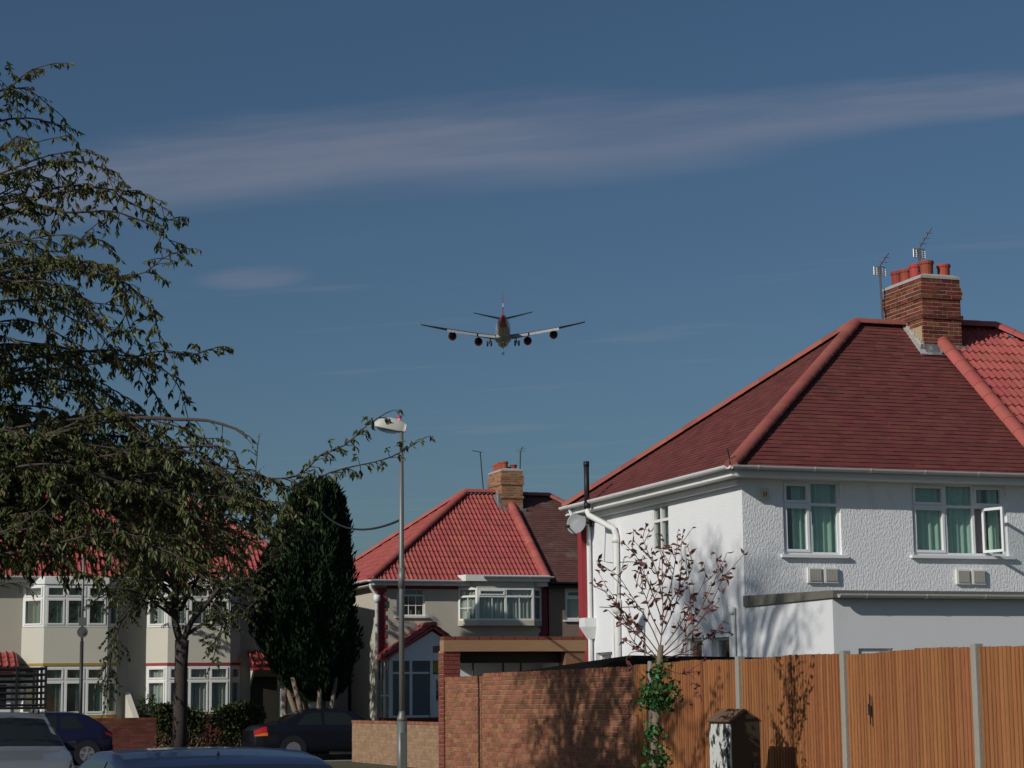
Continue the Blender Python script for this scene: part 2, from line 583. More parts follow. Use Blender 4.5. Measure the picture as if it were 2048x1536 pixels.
def box_mesh(name, sx, sy, sz, m, bev=0.0):
    """box centred on x and z, its outer face at y = 0, with softened front edges"""
    b = bev
    me = bpy.data.meshes.new(name)
    x, z = sx / 2, sz / 2
    if b:
        V = [(-x, sy, -z), (x, sy, -z), (x, sy, z), (-x, sy, z), (-x, b, -z), (x, b, -z), (x, b, z), (-x, b, z),
             (-x + b, 0, -z + b), (x - b, 0, -z + b), (x - b, 0, z - b), (-x + b, 0, z - b)]
        F = [(0, 1, 5, 4), (1, 2, 6, 5), (2, 3, 7, 6), (3, 0, 4, 7), (4, 5, 9, 8), (5, 6, 10, 9), (6, 7, 11, 10), (7, 4, 8, 11), (8, 9, 10, 11)]
    else:
        V = [(-x, sy, -z), (x, sy, -z), (x, sy, z), (-x, sy, z), (-x, 0, -z), (x, 0, -z), (x, 0, z), (-x, 0, z)]
        F = [(0, 1, 5, 4), (1, 2, 6, 5), (2, 3, 7, 6), (3, 0, 4, 7), (4, 5, 6, 7)]
    me.from_pydata(V, [], F)
    me.materials.append(M[m])
    me.update()
    return me


# ------------------------------------------------------------------ walls, windows, roofs
def wall_panel(mb, fr, a0, a1, z0, z1, opens=(), dep=0.13, m=0, b=0.0):
    A = sorted({a0, a1, *[x for o in opens for x in o[:2]]})
    Z = sorted({z0, z1, *[x for o in opens for x in o[2:4]]})
    for i in range(len(A) - 1):
        for j in range(len(Z) - 1):
            ca_, cz_ = (A[i] + A[i + 1]) / 2, (Z[j] + Z[j + 1]) / 2
            if any(o[0] < ca_ < o[1] and o[2] < cz_ < o[3] for o in opens):
                continue
            mb.quad(fr(A[i], b, Z[j]), fr(A[i + 1], b, Z[j]), fr(A[i + 1], b, Z[j + 1]), fr(A[i], b, Z[j + 1]), m)
    for o in opens:
        x0, x1, y0, y1 = o
        for p, q in (((x0, y0), (x1, y0)), ((x1, y0), (x1, y1)), ((x1, y1), (x0, y1)), ((x0, y1), (x0, y0))):
            mb.quad(fr(p[0], b, p[1]), fr(q[0], b, q[1]), fr(q[0], b - dep, q[1]), fr(p[0], b - dep, p[1]), m)


def curtain(parent, fr, a0, a1, z0, z1, b, mname, amp=0.03, pitch=0.13, name='curtain'):
    mb = MB()
    n = max(6, int((a1 - a0) / 0.02))
    ph = random.random() * 6
    row0, row1 = [], []
    for i in range(n + 1):
        a = a0 + (a1 - a0) * i / n
        o = amp * math.sin(a / pitch * 6.283 + ph + 0.8 * math.sin(a * 5.1 + ph)) + 0.4 * amp * math.sin(a * 31 + ph)
        row0.append(fr(a, b + o, z0))
        row1.append(fr(a, b + o * 0.8, z1))
    k = len(row0)
    mb.add(row0 + row1, [(i, i + 1, k + i + 1, k + i) for i in range(k - 1)])
    return mb.build(name, mname, parent, smooth=True)


def window(parent, fr, a0, a1, z0, z1, lights, dep=0.09, fm='white_upvc', sill=True, cur=None, cmat='green_curtain', gm='window_glass',
           fw=0.045, sw=0.045, sillout=0.07, label=None, name='window', grid=None, bars=None):
    """lights: list of (right-edge fraction, transom fraction or None, lower sash?, upper sash?)"""
    fb, ff = -dep - 0.05, -dep + 0.02
    mb = MB()
    mb.box((a0, fb, z0), (a1, ff, z0 + fw), fr)
    mb.box((a0, fb, z1 - fw), (a1, ff, z1), fr)
    mb.box((a0, fb, z0 + fw), (a0 + fw, ff, z1 - fw), fr)
    mb.box((a1 - fw, fb, z0 + fw), (a1, ff, z1 - fw), fr)
    W, H = a1 - a0, z1 - z0
    xs = [a0] + [a0 + W * l[0] for l in lights]
    for x in xs[1:-1]:
        mb.box((x - fw / 2, fb, z0 + fw), (x + fw / 2, ff + 0.003, z1 - fw), fr)
    cells = []
    for i, l in enumerate(lights):
        xa = xs[i] + (fw if i == 0 else fw / 2)
        xb = xs[i + 1] - (fw if i == len(lights) - 1 else fw / 2)
        if l[1] is None:
            cells.append((xa, xb, z0 + fw, z1 - fw, l[2]))
        else:
            t = z0 + H * l[1]
            mb.box((xa, fb, t - fw / 2), (xb, ff + 0.0015, t + fw / 2), fr)
            cells.append((xa, xb, z0 + fw, t - fw / 2, l[2]))
            cells.append((xa, xb, t + fw / 2, z1 - fw, l[3]))
    w = mb.build(name, fm, parent, label=label)
    for (xa, xb, ya, yb, s) in cells:
        if s == 'open':
            continue
        if s:
            sb = MB()
            f0, f1 = fb + 0.012, ff + 0.018
            sb.box((xa + .002, f0, ya + .002), (xb - .002, f1, ya + sw), fr)
            sb.box((xa + .002, f0, yb - sw), (xb - .002, f1, yb - .002), fr)
            sb.box((xa + .002, f0, ya + sw), (xa + sw, f1, yb - sw), fr)
            sb.box((xb - sw, f0, ya + sw), (xb - .002, f1, yb - sw), fr)
            sb.build('sash', fm, w)
            xa, xb, ya, yb = xa + sw, xb - sw, ya + sw, yb - sw
        pb = MB()
        pb.box((xa - .003, -dep - 0.02, ya - .003), (xb + .003, -dep - 0.014, yb + .003), fr)
        pb.build('pane', gm, w)
        if grid and (yb - ya) > 0.25:
            gb = MB()
            nx, nz = grid
            for i in range(1, nx):
                x = xa + (xb - xa) * i / nx
                gb.box((x - .011, -dep - 0.012, ya), (x + .011, -dep + .004, yb), fr)
            for i in range(1, nz):
                y = ya + (yb - ya) * i / nz
                gb.box((xa, -dep - 0.0115, y - .011), (xb, -dep + .0035, y + .011), fr)
            gb.build('glazing_bar', fm, w)
    if sill:
        sb = MB()
        sb.box((a0 - 0.07, -dep + .022, z0 - 0.055), (a1 + 0.09, sillout, z0 - 0.003), fr)
        sb.build('sill', fm, w)
    for c in (cur or []):
        curtain(w, fr, a0 + W * c[0], a0 + W * c[1], z0 + 0.02, z0 + H * (c[3] if len(c) > 3 else 0.99), -dep - 0.11, c[2] if len(c) > 2 and c[2] else cmat)
    return w


def half_round(parent, p, q, r, seg, mname, name='ridge_tile', lift=0.0):
    """half-round hip or ridge tiles laid end to end from p (low end) to q"""
    p, q = Vector(p), Vector(q)
    d = (q - p)
    L = d.length
    d.normalize()
    n = max(1, round(L / seg))
    side = d.cross(Vector((0, 0, 1))).normalized()
    up = side.cross(d).normalized()
    sl = L / n
    me = bpy.data.meshes.new(name)
    V, F = [], []
    K = 8
    for t, rr in ((0.0, r * 1.03), (sl + 0.03, r * 0.975)):
        for j in range(K + 1):
            an = math.pi * j / K
            V.append((t, math.cos(an) * rr, math.sin(an) * rr * 0.85))
    for j in range(K):
        F.append((j, j + 1, K + 1 + j + 1, K + 1 + j))
    V += [(x - .0005, y, z) for x, y, z in V[:K + 1]]
    F.append(tuple(range(2 * K + 2, 3 * K + 3)))
    me.from_pydata(V, [], F)
    me.materials.append(M[mname])
    me.polygons.foreach_set('use_smooth', [True] * K + [False])
    me.update()
    R = basis(d, side, up)
    for i in range(n):
        j = Matrix.Rotation(random.uniform(-.01, .01), 3, 'X')
        inst(name, me, parent, p + d * (i * sl) + up * (lift + random.uniform(0, .0015)), R @ j)


def tiles(O, A, S, poly, gauge, tw, kind):
    """list of (verts, faces) tiles covering polygon poly [(a, s)] in the slope plane O + A*a + S*s"""
    O, A, S = Vector(O), Vector(A).normalized(), Vector(S).normalized()
    N = A.cross(S).normalized()
    if N.z < 0:
        N = -N
    smin, smax = min(p[1] for p in poly), max(p[1] for p in poly)

    def span(s):
        xs = []
        for i in range(len(poly)):
            (a0, s0), (a1, s1) = poly[i], poly[(i + 1) % len(poly)]
            if (s0 - s) * (s1 - s) < 0 or (s0 == s) != (s1 == s):
                xs.append(a0 + (a1 - a0) * (s - s0) / (s1 - s0))
        return (min(xs), max(xs)) if len(xs) >= 2 else None
    out = []
    rows = int(round((smax - smin) / gauge))
    g = (smax - smin) / rows
    for r in range(rows):
        s = smin + r * g
        sp = span(s + g * 0.5)
        if not sp:
            continue
        x0, x1 = sp
        off = (tw / 2 if (r % 2 and kind == 'plain') else 0)
        k = math.floor((x0 - off) / tw)
        while off + k * tw < x1:
            a0, a1 = max(x0, off + k * tw), min(x1, off + (k + 1) * tw)
            k += 1
            if a1 - a0 < 0.01:
                continue
            j = random.uniform(-.004, .004)
            if kind == 'plain':
                h = 0.020 + j
                V = [(a0 + .002, s - .012, h), (a1 - .002, s - .012, h + random.uniform(-.003, .003)), (a1 - .002, s + g + .01, .006), (a0 + .002, s + g + .01, .006),
                     (a0 + .002, s - .012, -.01), (a1 - .002, s - .012, -.01)]
                F = [(0, 1, 2, 3), (4, 5, 1, 0), (0, 3, 4), (1, 5, 2)]
            else:
                one = [(0, .010), (.13, .040), (.27, .052), (.42, .036), (.58, .012), (.80, .004)]
                prof = [(t / 2, h) for t, h in one] + [(.5 + t / 2, h) for t, h in one] + [(1, .010)] if kind == 'double' else [(0, .012), (.06, .045), (.14, .066), (.22, .058), (.30, .030), (.40, .012), (.60, .006), (.80, .008), (1, .012)]
                pr = [(a0 + (a1 - a0) * t, h + j) for t, h in prof]
                n = len(pr)
                V = [(a, s - .015, h + .024) for a, h in pr] + [(a, s + g + .02, h) for a, h in pr] + [(a, s - .015, h - .015) for a, h in pr]
                F = [(i, i + 1, n + i + 1, n + i) for i in range(n - 1)] + [(2 * n + i, 2 * n + i + 1, i + 1, i) for i in range(n - 1)]
            out.append(([O + A * x + S * y + N * z for x, y, z in V], F, (a0 + a1) / 2, s))
    return out, N


def lay_tiles(parent, O, A, S, poly, gauge, tw, kind, mname, piece_mat=None, pick=None, npieces=0):
    """covers a roof face; the npieces tiles best by pick() are single parts, the rest is one joined part"""
    ts, N = tiles(O, A, S, poly, gauge, tw, kind)
    if npieces:
        ts.sort(key=pick)
    for V, F, a, s in ts[:npieces]:
        o = V[0]
        me = bpy.data.meshes.new('roof_tile')
        me.from_pydata([v - o for v in V], [], F)
        me.materials.append(M[piece_mat])
        me.update()
        inst('roof_tile', me, parent, o)
    mb = MB()
    for V, F, a, s in ts[npieces:]:
        mb.add(V, F)
    if mb.v:
        mb.build('tile_courses', mname, parent, kind='stuff')


def roof_half(parent, wE, wP, u0, u1, ze, zr, wR, uR, kind, tmat, hmat, oh=0.33, pieces=None, gauge=None, tw=None, side_kind=None, rtile=0.14, verge=None):
    """half of a hipped roof from the hipped end wE to the party line wP; ridge from wR to wP at uR. Returns the roof part."""
    sg = 1 if wP > wE else -1
    E = wE - sg * oh
    f0, f1 = u0 - oh, u1 + oh
    gauge = gauge or (0.125 if kind == 'plain' else 0.32)
    tw = tw or (0.24 if kind == 'plain' else 0.29)
    R = Vector((wR, uR, zr))
    P_r = Vector((wP, uR, zr))
    Ef, Eb = Vector((E, f0, ze)), Vector((E, f1, ze))
    Pf, Pb = Vector((wP, f0, ze)), Vector((wP, f1, ze))
    mb = MB()
    faces = [[Ef, Pf, P_r, R], [Pb, Eb, R, P_r], [Eb, Ef, R]]
    if sg < 0:
        faces = [list(reversed(f)) for f in faces]
    for f in faces:
        n = (f[1] - f[0]).cross(f[2] - f[0]).normalized()
        mb.slab(f, 0.06, n)
    roof = mb.build('roof', tmat, parent)
    # front face
    S = (Vector((0, uR - f0, zr - ze))).normalized()
    L = math.hypot(uR - f0, zr - ze)
    A = Vector((sg, 0, 0))
    poly = [(0, 0), (abs(wP - E), 0), (abs(wP - E), L), (abs(wR - E), L)]
    kw = dict(piece_mat=pieces[0], pick=pieces[1], npieces=pieces[2]) if pieces else {}
    lay_tiles(roof, Ef, A, S, poly, gauge, tw, kind, tmat, **kw)
    # hipped end
    S2 = Vector((wR - E, 0, zr - ze)).normalized()
    L2 = math.hypot(wR - E, zr - ze)
    A2 = Vector((0, 1, 0))
    lay_tiles(roof, Ef, A2, S2, [(0, 0), (f1 - f0, 0), (uR - f0, L2)], gauge, tw, kind, tmat)
    # back face
    S3 = Vector((0, uR - f1, zr - ze)).normalized()
    L3 = math.hypot(uR - f1, zr - ze)
    lay_tiles(roof, Eb, A, S3, [(0, 0), (abs(wP - E), 0), (abs(wP - E), L3), (abs(wR - E), L3)], gauge, tw, kind, tmat)
    lift = 0.02 if kind == 'plain' else 0.05
    half_round(roof, Ef, R, rtile, 0.36, hmat, 'hip_tile', lift)
    half_round(roof, Eb, R, rtile, 0.36, hmat, 'hip_tile', lift)
    half_round(roof, R, P_r, rtile, 0.40, hmat, 'ridge_tile', lift)
    if verge:
        half_round(roof, Pf + Vector((verge, -0.02, 0)), P_r + Vector((verge, 0, 0)), rtile, 0.40, hmat, 'ridge_tile', lift + 0.02)
    return roof


def gutter(parent, p, q, mname='grey_gutter', r=0.062, bracket=1.0, bm='white_upvc', fascia='white_paint', offs=0.0, up=0):
    """half-round gutter from p to q with fascia behind it; outward is the right-hand side"""
    fr = Fr(p, q)
    z = p[2]
    n = 8
    mb = MB()
    sec = [(math.cos(math.pi + math.pi * j / n) * r, math.sin(math.pi + math.pi * j / n) * r) for j in range(n + 1)]
    V = []
    for a in (0, fr.len):
        V += [fr(a, r + .015 + b, z + c) for b, c in sec]
        V += [fr(a, r + .015 + b * .88, z + c * .88 + .004) for b, c in reversed(sec)]
    k = 2 * (n + 1)
    mb.add(V, [(i, (i + 1) % k, k + (i + 1) % k, k + i) for i in range(k)] + [tuple(range(k - 1, -1, -1)), tuple(range(k, 2 * k))])
    g = mb.build('gutter', mname, parent, smooth=False)
    a = 0.45
    while a < fr.len - 0.1:
        bb = MB()
        V = []
        for x in (a - .016, a + .016):
            V += [fr(x, r + .015 + b * 1.16, z + c * 1.22 + .006) for b, c in sec]
        bb.add(V, [(i, i + 1, n + 1 + i + 1, n + 1 + i) for i in range(n)])
        bb.build('gutter_bracket', bm, g)
        a += bracket
    return g


def chimney(parent, w0, w1, u0, u1, zb, zt, brick, n_front, corbel, zvis, pots, mort='mortar', capm='lime_mortar', pot_r=0.115, shorter=()):
    """brick stack with single bricks on the faces one can see, mortar cap and clay pots"""
    core = MB()
    course = 0.0765
    n = int(round((zt - zb) / course))
    for i in range(n):
        z = zb + i * course
        p = 0.032 if i in corbel else 0.0
        core.box((w0 + .006 - p, u0 + .006 - p, z), (w1 - .006 + p, u1 - .006 + p, z + course - (0.0003 if p else 0)))
    st = core.build('chimney', mort, parent)
    ln = 0.2185
    bm = {}
    for i in range(n):
        z = zb + i * course + course / 2
        p = 0.032 if i in corbel else 0.0
        for side in (0, 1):
            if side == 0:
                fr = Fr((w0 - p, u0 - p), (w1 + p, u0 - p))
            else:
                fr = Fr((w0 - p, u1 + p), (w0 - p, u0 - p))
            if z < (zvis(side, 0.5)):
                continue
            a = -(ln / 2) * (i % 2) if side == 0 else -(ln / 2) * ((i + 1) % 2)
            while a < fr.len - 0.02:
                x0, x1 = max(0, a), min(fr.len, a + ln)
                a += ln
                if x1 - x0 < 0.03:
                    continue
                key = round(x1 - x0, 2)
                if key not in bm:
                    bm[key] = box_mesh('brick', (x1 - x0) - 0.011, 0.05, course - 0.013, brick, 0.004)
                if z < zvis(side, (x0 + x1) / 2 / fr.len):
                    continue
                inst('brick', bm[key], st, fr((x0 + x1) / 2, random.uniform(-.002, .003), z),
                     basis(fr.ex, -fr.ey, Vector((0, 0, 1))))
    cap = MB()
    zc = zb + n * course
    p = 0.01
    a = [(w0 - p, u0 - p), (w1 + p, u0 - p), (w1 + p, u1 + p), (w0 - p, u1 + p)]
    q = 0.12
    c = [(w0 + q, u0 + q), (w1 - q, u0 + q), (w1 - q, u1 - q), (w0 + q, u1 - q)]
    V = [(x, y, zc) for x, y in a] + [(x, y, zc + .05) for x, y in a] + [(x, y, zc + .11) for x, y in c]
    cap.add(V, [(i, (i + 1) % 4, 4 + (i + 1) % 4, 4 + i) for i in range(4)] + [(4 + i, 4 + (i + 1) % 4, 8 + (i + 1) % 4, 8 + i) for i in range(4)] + [(8, 9, 10, 11)])
    cap.build('mortar_cap', capm, st)
    for k, (x, y) in enumerate(pots):
        r = pot_r * random.uniform(.93, 1.05)
        h = 0.30 * random.uniform(.9, 1.08) * (0.6 if k in shorter else 1)
        pb = MB()
        pb.lathe((x, y, zc + .06), (0, 0, 1), [(0, r * .95), (h * .75, r), (h * .8, r * 1.12), (h * .93, r * 1.14), (h, r * 1.06), (h, r * .8), (h * .5, r * .75)], 14)
        pb.build('chimney_pot', 'terracotta', st, smooth=False)
    return st


def aerial(name, label, foot, h, head, boom, n_el, el, tilt=0.5, mast='aerial_metal', reflector=True, group='television aerials on the chimneys'):
    """yagi aerial: mast with a boom rising to one side, cross elements and a mesh reflector at its foot"""
    t = thing(name, label, 'aerial', foot, group)
    f = Vector(foot)
    top = f + Vector(head) + Vector((0, 0, h))
    mb = MB()
    mb.tube([f, top], 0.02, 6)
    mb.build('mast', mast, t)
    bv = Vector(boom)
    bb = MB()
    bb.tube([top - bv * .15, top + bv], 0.012, 5)
    bb.build('boom', mast, t)
    cr = Vector((1, 0.25, 0)).normalized()
    for i in range(n_el):
        p = top + bv * (i / n_el)
        e = MB()
        e.tube([p - cr * el * (1 - .5 * i / n_el), p + cr * el * (1 - .5 * i / n_el)], 0.006, 4)
        e.build('element', 'aerial_elements', t)
    if reflector:
        rb = MB()
        for k in range(5):
            z = -0.02 - 0.04 * k
            rb.tube([top + cr * (-el) + Vector((0, 0, z)), top + cr * el + Vector((0, 0, z))], 0.009, 4)
        for k in range(5):
            x = -el + 2 * el * k / 4
            rb.tube([top + cr * x + Vector((0, 0, -.02)), top + cr * x + Vector((0, 0, -.18))], 0.009, 4)
        rb.build('reflector', 'aerial_elements', t)
    cl = MB()
    cl.box((f.x - .05, f.y - .03, f.z + .02), (f.x + .12, f.y + .05, f.z + .09))
    cl.build('bracket', mast, t)
    return t

# ------------------------------------------------------------------ ground
def sheet(name, pts, z, mname, kind='structure'):
    mb = MB()
    mb.add([(x, y, z) for x, y in pts], [tuple(range(len(pts)))])
    return mb.build(name, mname, kind=kind)


sheet('ground', [(-3000, -3000), (3000, -3000), (3000, 3000), (-3000, 3000)], -0.16, 'earth')
road = MB()
road.box((1.4, -40, -0.15), (8.4, 52.6, 0.0))
road.box((-90, 52.6, -0.15), (110, 58.3, 0.0))
road.build('road', 'asphalt', kind='structure')
pav = MB()


def paved(x0, y0, x1, y1, st=0.62):
    nx, ny = max(1, round((x1 - x0) / st)), max(1, round((y1 - y0) / st))
    for i in range(nx):
        for j in range(ny):
            a, b = x0 + (x1 - x0) * i / nx, y0 + (y1 - y0) * j / ny
            c, d = x0 + (x1 - x0) * (i + 1) / nx, y0 + (y1 - y0) * (j + 1) / ny
            h = 0.12 + random.uniform(0, .005)
            V = [(a + .006, b + .006, h), (c - .006, b + .006, h), (c - .006, d - .006, h), (a + .006, d - .006, h)]
            pav.add(V, [(0, 1, 2, 3)])


paved(-1.6, 4, 1.26, 50.9, 0.9)
paved(8.54, 8, 11.05, 51.2, 0.9)
paved(-14, 58.46, 34, 59.3, 0.85)
pav.build('pavement', 'paving', kind='structure')
pb = MB()
pb.box((-60, -40, -0.15), (1.255, 52.0, 0.112))
pb.box((8.545, -40, -0.15), (70, 52.0, 0.112))
pb.box((-90, 58.445, -0.15), (110, 110, 0.112))
pb.build('verge_ground', 'earth', kind='structure')
kb = MB()
kb.box((1.26, -40, -.15), (1.4, 52.2, 0.121))
kb.box((8.4, -40, -.15), (8.54, 52.2, 0.121))
kb.box((-90, 58.3, -.15), (110, 58.44, 0.121))
kb.box((-90, 52.46, -.15), (1.25, 52.6, 0.121))
kb.box((8.55, 52.46, -.15), (110, 52.6, 0.121))
kb.build('kerb', 'kerb', kind='structure')

# ------------------------------------------------------------------ near white house
W0, U0, UB, WP = 14.84, 30.82, 37.8, 20.55
ZE, ZR, UR, WR = 5.31, 8.58, 34.4, 19.05


def zroof(u, ze=ZE, zr=ZR, uf=U0 - .33, ur=UR):
    d = abs(u - ur)
    return zr - (zr - ze) * d / (ur - uf)


H = thing('white_house', 'white roughcast semi-detached house with plain brown tiled hipped roof behind the fence', 'house', (W0, U0, 0), 'semi-detached houses')
F1 = Fr((W0, U0), (WP, U0))
o1 = (0.74, 1.81, 3.93, 5.16)
o2 = (3.17, 5.02, 3.95, 5.18)
mb = MB()
wall_panel(mb, F1, 0, F1.len, 0, 5.24, [o1, o2])
mb.build('wall', 'white_roughcast', H)
F2 = Fr((W0, UB), (W0, U0))
s1 = (3.24, 3.98, 4.20, 5.05)
s2 = (4.55, 5.25, 1.4, 2.62)
s3 = (5.65, 6.35, 0.1, 2.6)
s4 = (0.35, 1.3, 0.1, 2.48)
mb = MB()
wall_panel(mb, F2, 0, F2.len, 0, 5.24, [s1, s2, s3, s4])
mb.quad((W0, UB, 0), (WP, UB, 0), (WP, UB, 5.24), (W0, UB, 5.24))
mb.build('wall', 'white_side', H)
# soffit and fascia
mb = MB()
mb.box((W0 - .33, U0 - .33, 5.17), (WP, U0 - .001, 5.19))
mb.box((W0 - .33, U0 - .0005, 5.17), (W0 - .001, UB + .33, 5.19))
mb.box((W0 - .31, U0 - .305, 5.19), (WP, U0 - .285, 5.30))
mb.box((W0 - .325, U0 - .305, 5.191), (W0 - .305, UB + .3, 5.301))
mb.build('fascia', 'white_paint', H)
mb = MB()
mb.box((W0 - .10, U0 + .0, 5.06), (W0 - .002, UB, 5.165))
mb.build('eaves_moulding', 'white_paint', H)
roof_half(H, W0, WP, U0, UB, ZE, ZR, WR, UR, 'plain', 'brown_tile', 'hip_tile', rtile=.125)
mb = MB()
mb.tube([(W0 - .36, U0 - .34, 5.36), (W0 - .38, U0 - .36, 5.46), (W0 - .42, U0 - .38, 5.60)], .014, 5)
mb.build('hip_iron', 'dark_metal', H)
gutter(H, (W0 - .36, U0 - .33, 5.33), (WP, U0 - .33, 5.33), 'grey_gutter', 0.06, 1.03)
gutter(H, (W0 - .34, UB + .31, 5.33), (W0 - .34, U0 - .36, 5.33), 'white_paint', 0.062, 1.2)
# windows with green curtains
window(H, F1, *o1, lights=[(.49, .68, 1, 1), (1, .68, 0, 0)], cur=[(.22, .50, 'green_curtain'), (.58, 1, 'green_curtain')], dep=.07)
w2 = window(H, F1, *o2, lights=[(.36, .68, 1, 1), (.655, .68, 0, 0), (1, .68, 'open', 1)], cur=[(.0, .66, 'green_curtain'), (.64, .80, 'pink_curtain'), (.86, 1, 'green_curtain')], dep=.07)
hx = W0 + o2[0] + (o2[1] - o2[0]) * .745
Fs = Fr((hx, U0 + .03), (hx + .46 * math.cos(math.radians(73)), U0 + .03 - .46 * math.sin(math.radians(73))))
sb = MB()
za, zb_ = o2[2] + .05, o2[2] + (o2[3] - o2[2]) * .66
sb.box((0, -.02, za), (.46, .02, za + .045), Fs)
sb.box((0, -.02, zb_ - .045), (.46, .02, zb_), Fs)
sb.box((0, -.02, za + .045), (.045, .02, zb_ - .045), Fs)
sb.box((.415, -.02, za + .045), (.46, .02, zb_ - .045), Fs)
sb.build('open_casement', 'white_upvc', w2, label='casement standing open')
pb = MB()
pb.box((.043, -.004, za + .043), (.417, .004, zb_ - .043), Fs)
pb.build('pane', 'window_glass', w2)
window(H, F2, *s1, lights=[(.5, .66, 0, 0), (1, .66, 0, 0)], dep=.03, fw=.05, sill=False, cur=[(0, 1, 'dull_curtain')], fm='white_paint')
window(H, F2, *s2, lights=[(1, .7, 0, 0)], dep=.10, cur=None, fm='white_paint')
window(H, F2, *s3, lights=[(1, .72, 1, 0)], dep=.12, sill=False, fm='white_paint', name='side_door')
window(H, F2, *s4, lights=[(.6, .80, 1, 0), (1, None, 0, 0)], dep=.12, sill=False, fm='white_paint', name='side_door')
# flues: two pairs of louvred vents
for a in (1.14, 1.44, 3.95, 4.25):
    vb = MB()
    vb.box((a, 0.004, 3.46), (a + .265, .05, 3.715), F1)
    v = vb.build('vent_grille', 'cream_plastic' if False else 'white_paint', H)
    lb = MB()
    for k in range(7):
        x = a + .028 + k * .031
        lb.box((x, .046, 3.49), (x + .024, .064, 3.69), F1)
    lb.build('louvre', 'louvre', v)
# soil pipe rising past the gutter, with its bend and lower run
mb = MB()
mb.tube([(14.38, 36.62, 5.16), (14.40, 36.58, 5.05), (14.74, 36.2, 4.78), (14.765, 36.15, 4.65), (14.765, 36.15, 2.95), (14.765, 36.15, 0.1)], .058, 10)
mb.tube([(14.765, 36.15, 4.60), (14.765, 36.15, 4.50)], .068, 10)
mb.lathe((14.75, 36.14, 3.30), (0, 0, 1), [(-.12, .06), (-.06, .085), (.06, .1), (.14, .1), (.16, .07)], 12)
mb.tube([(14.765, 36.35, 3.1), (14.765, 36.35, .1)], .03, 8)
sp = mb.build('soil_pipe', 'white_paint', H, smooth=True)
mb = MB()
mb.tube([(14.38, 36.62, 5.12), (14.38, 36.62, 6.05)], .05, 10)
mb.lathe((14.38, 36.62, 5.18), (0, 0, 1), [(0, .062), (.12, .062)], 10)
mb.lathe((14.38, 36.62, 5.98), (0, 0, 1), [(0, .056), (.1, .056)], 10)
mb.build('vent_stack', 'black_plastic', sp, smooth=True, label='black upper length of the soil pipe')
# rainwater pipe at the far corner with its hopper
mb = MB()
mb.tube([(14.47, 37.75, 5.27), (14.5, 37.72, 5.1), (14.76, 37.55, 4.95), (14.765, 37.54, 4.8), (14.765, 37.54, 0.1)], .042, 8)
mb.add([(14.84 - d, 37.54 + s * y, z) for z, d, y in ((3.15, .24, .15), (2.98, .24, .15), (2.75, .11, .07)) for s in (-1, 1)] +
       [(14.84, 37.54 + s * y, z) for z, y in ((3.15, .15), (2.98, .15), (2.75, .07)) for s in (-1, 1)],
       [(0, 1, 3, 2), (2, 3, 5, 4), (0, 2, 8, 6), (2, 4, 10, 8), (1, 7, 9, 3), (3, 9, 11, 5), (0, 6, 7, 1), (4, 5, 11, 10)])
mb.build('downpipe', 'white_paint', H, smooth=False)
mb = MB()
mb.tube([(14.79, 31.17, 3.0), (14.79, 31.17, .1)], .036, 8)
mb.lathe((14.77, 31.17, 2.95), (0, 0, 1), [(0, .045), (.05, .055), (.12, .055)], 10)
mb.build('downpipe', 'white_paint', H, smooth=True)
mb = MB()
mb.box((14.72, 37.805, 0), (14.835, 38.02, 5.0))
mb.build('corner_trim', 'red_paint', H)
# cables clipped to the side wall
mb = MB()
mb.tube([F2(1.0, .012, 4.9), F2(-.2 + 1.1, .012, 4.2), F2(-.2 + 1.5, .012, 4.15), F2(-.2 + 2.3, .012, 4.12), F2(-.2 + 3.1, .012, 4.05)], .006, 4)
mb.tube([F2(-.2 + .8, .012, 3.35), F2(-.2 + 1.7, .012, 3.30), F2(-.2 + 2.8, .012, 3.27)], .006, 4)
mb.build('cable', 'galvanised', H)
# chimney with lead apron and mortar fillet
CW0, CW1, CU0, CU1 = 20.09, 20.93, 33.72, 35.15


def zv(side, f):
    return zroof(CU0) + .05 if side == 0 else zroof(CU1 - (CU1 - CU0) * f) - .06


ch = chimney(H, CW0, CW1, CU0, CU1, 7.5, 9.41, 'chimney_brick', 4, {22, 21, 20, 15}, zv,
             [(20.32, 34.98), (20.32, 34.64), (20.33, 34.30), (20.36, 33.95), (20.74, 33.97), (20.74, 34.5), (20.72, 34.95)], shorter=(5, 6), pot_r=.12)
mb = MB()
mb.add([(CW0 - .06, CU0 - .012, 8.14), (CW1 + .1, CU0 - .012, 8.14), (CW1 + .13, CU0 - .03, 8.0), (CW0 - .1, CU0 - .03, 8.0), (CW0 - .14, CU0 - .2, 7.905), (CW1 + .2, CU0 - .2, 7.905)],
       [(0, 3, 2, 1), (3, 4, 5, 2)])
mb.tube([(20.52, CU0 - .16, 7.93), (20.52, CU0 - .02, 8.06)], [.16, .1], 10)
mb.build('flashing', 'lead', ch)
mb = MB()
for k in range(9):
    u = CU0 - .02 + k * .082
    z = zroof(u)
    mb.box((CW0 - .02 - .002 * (k % 2), u, z - .05), (CW0 + .01, u + .083, z + .15 + random.uniform(-.03, .03)))
mb.slab([(CW0 - .14, CU0 - .15, zroof(CU0 - .15) + .045), (CW0, CU0 - .15, zroof(CU0 - .15) + .05), (CW0, 34.38, zroof(34.38) + .05), (CW0 - .06, 34.38, zroof(34.38) + .045)], .03, (0, -.5, .8))
mb.build('mortar_fillet', 'lime_mortar', ch)
aerial('tv_aerial', 'spidery aerial on a tall mast left of the near brick chimney', (20.0, 35.05, 8.72), 1.17, (-.03, 0, 0), (.16, -.1, .26), 3, .15)
aerial('tv_aerial', 'aerial with long tilted boom rising above the pots of the near chimney', (20.36, 34.2, 9.62), .47, (0, 0, 0), (.22, -.12, .40), 4, .15)
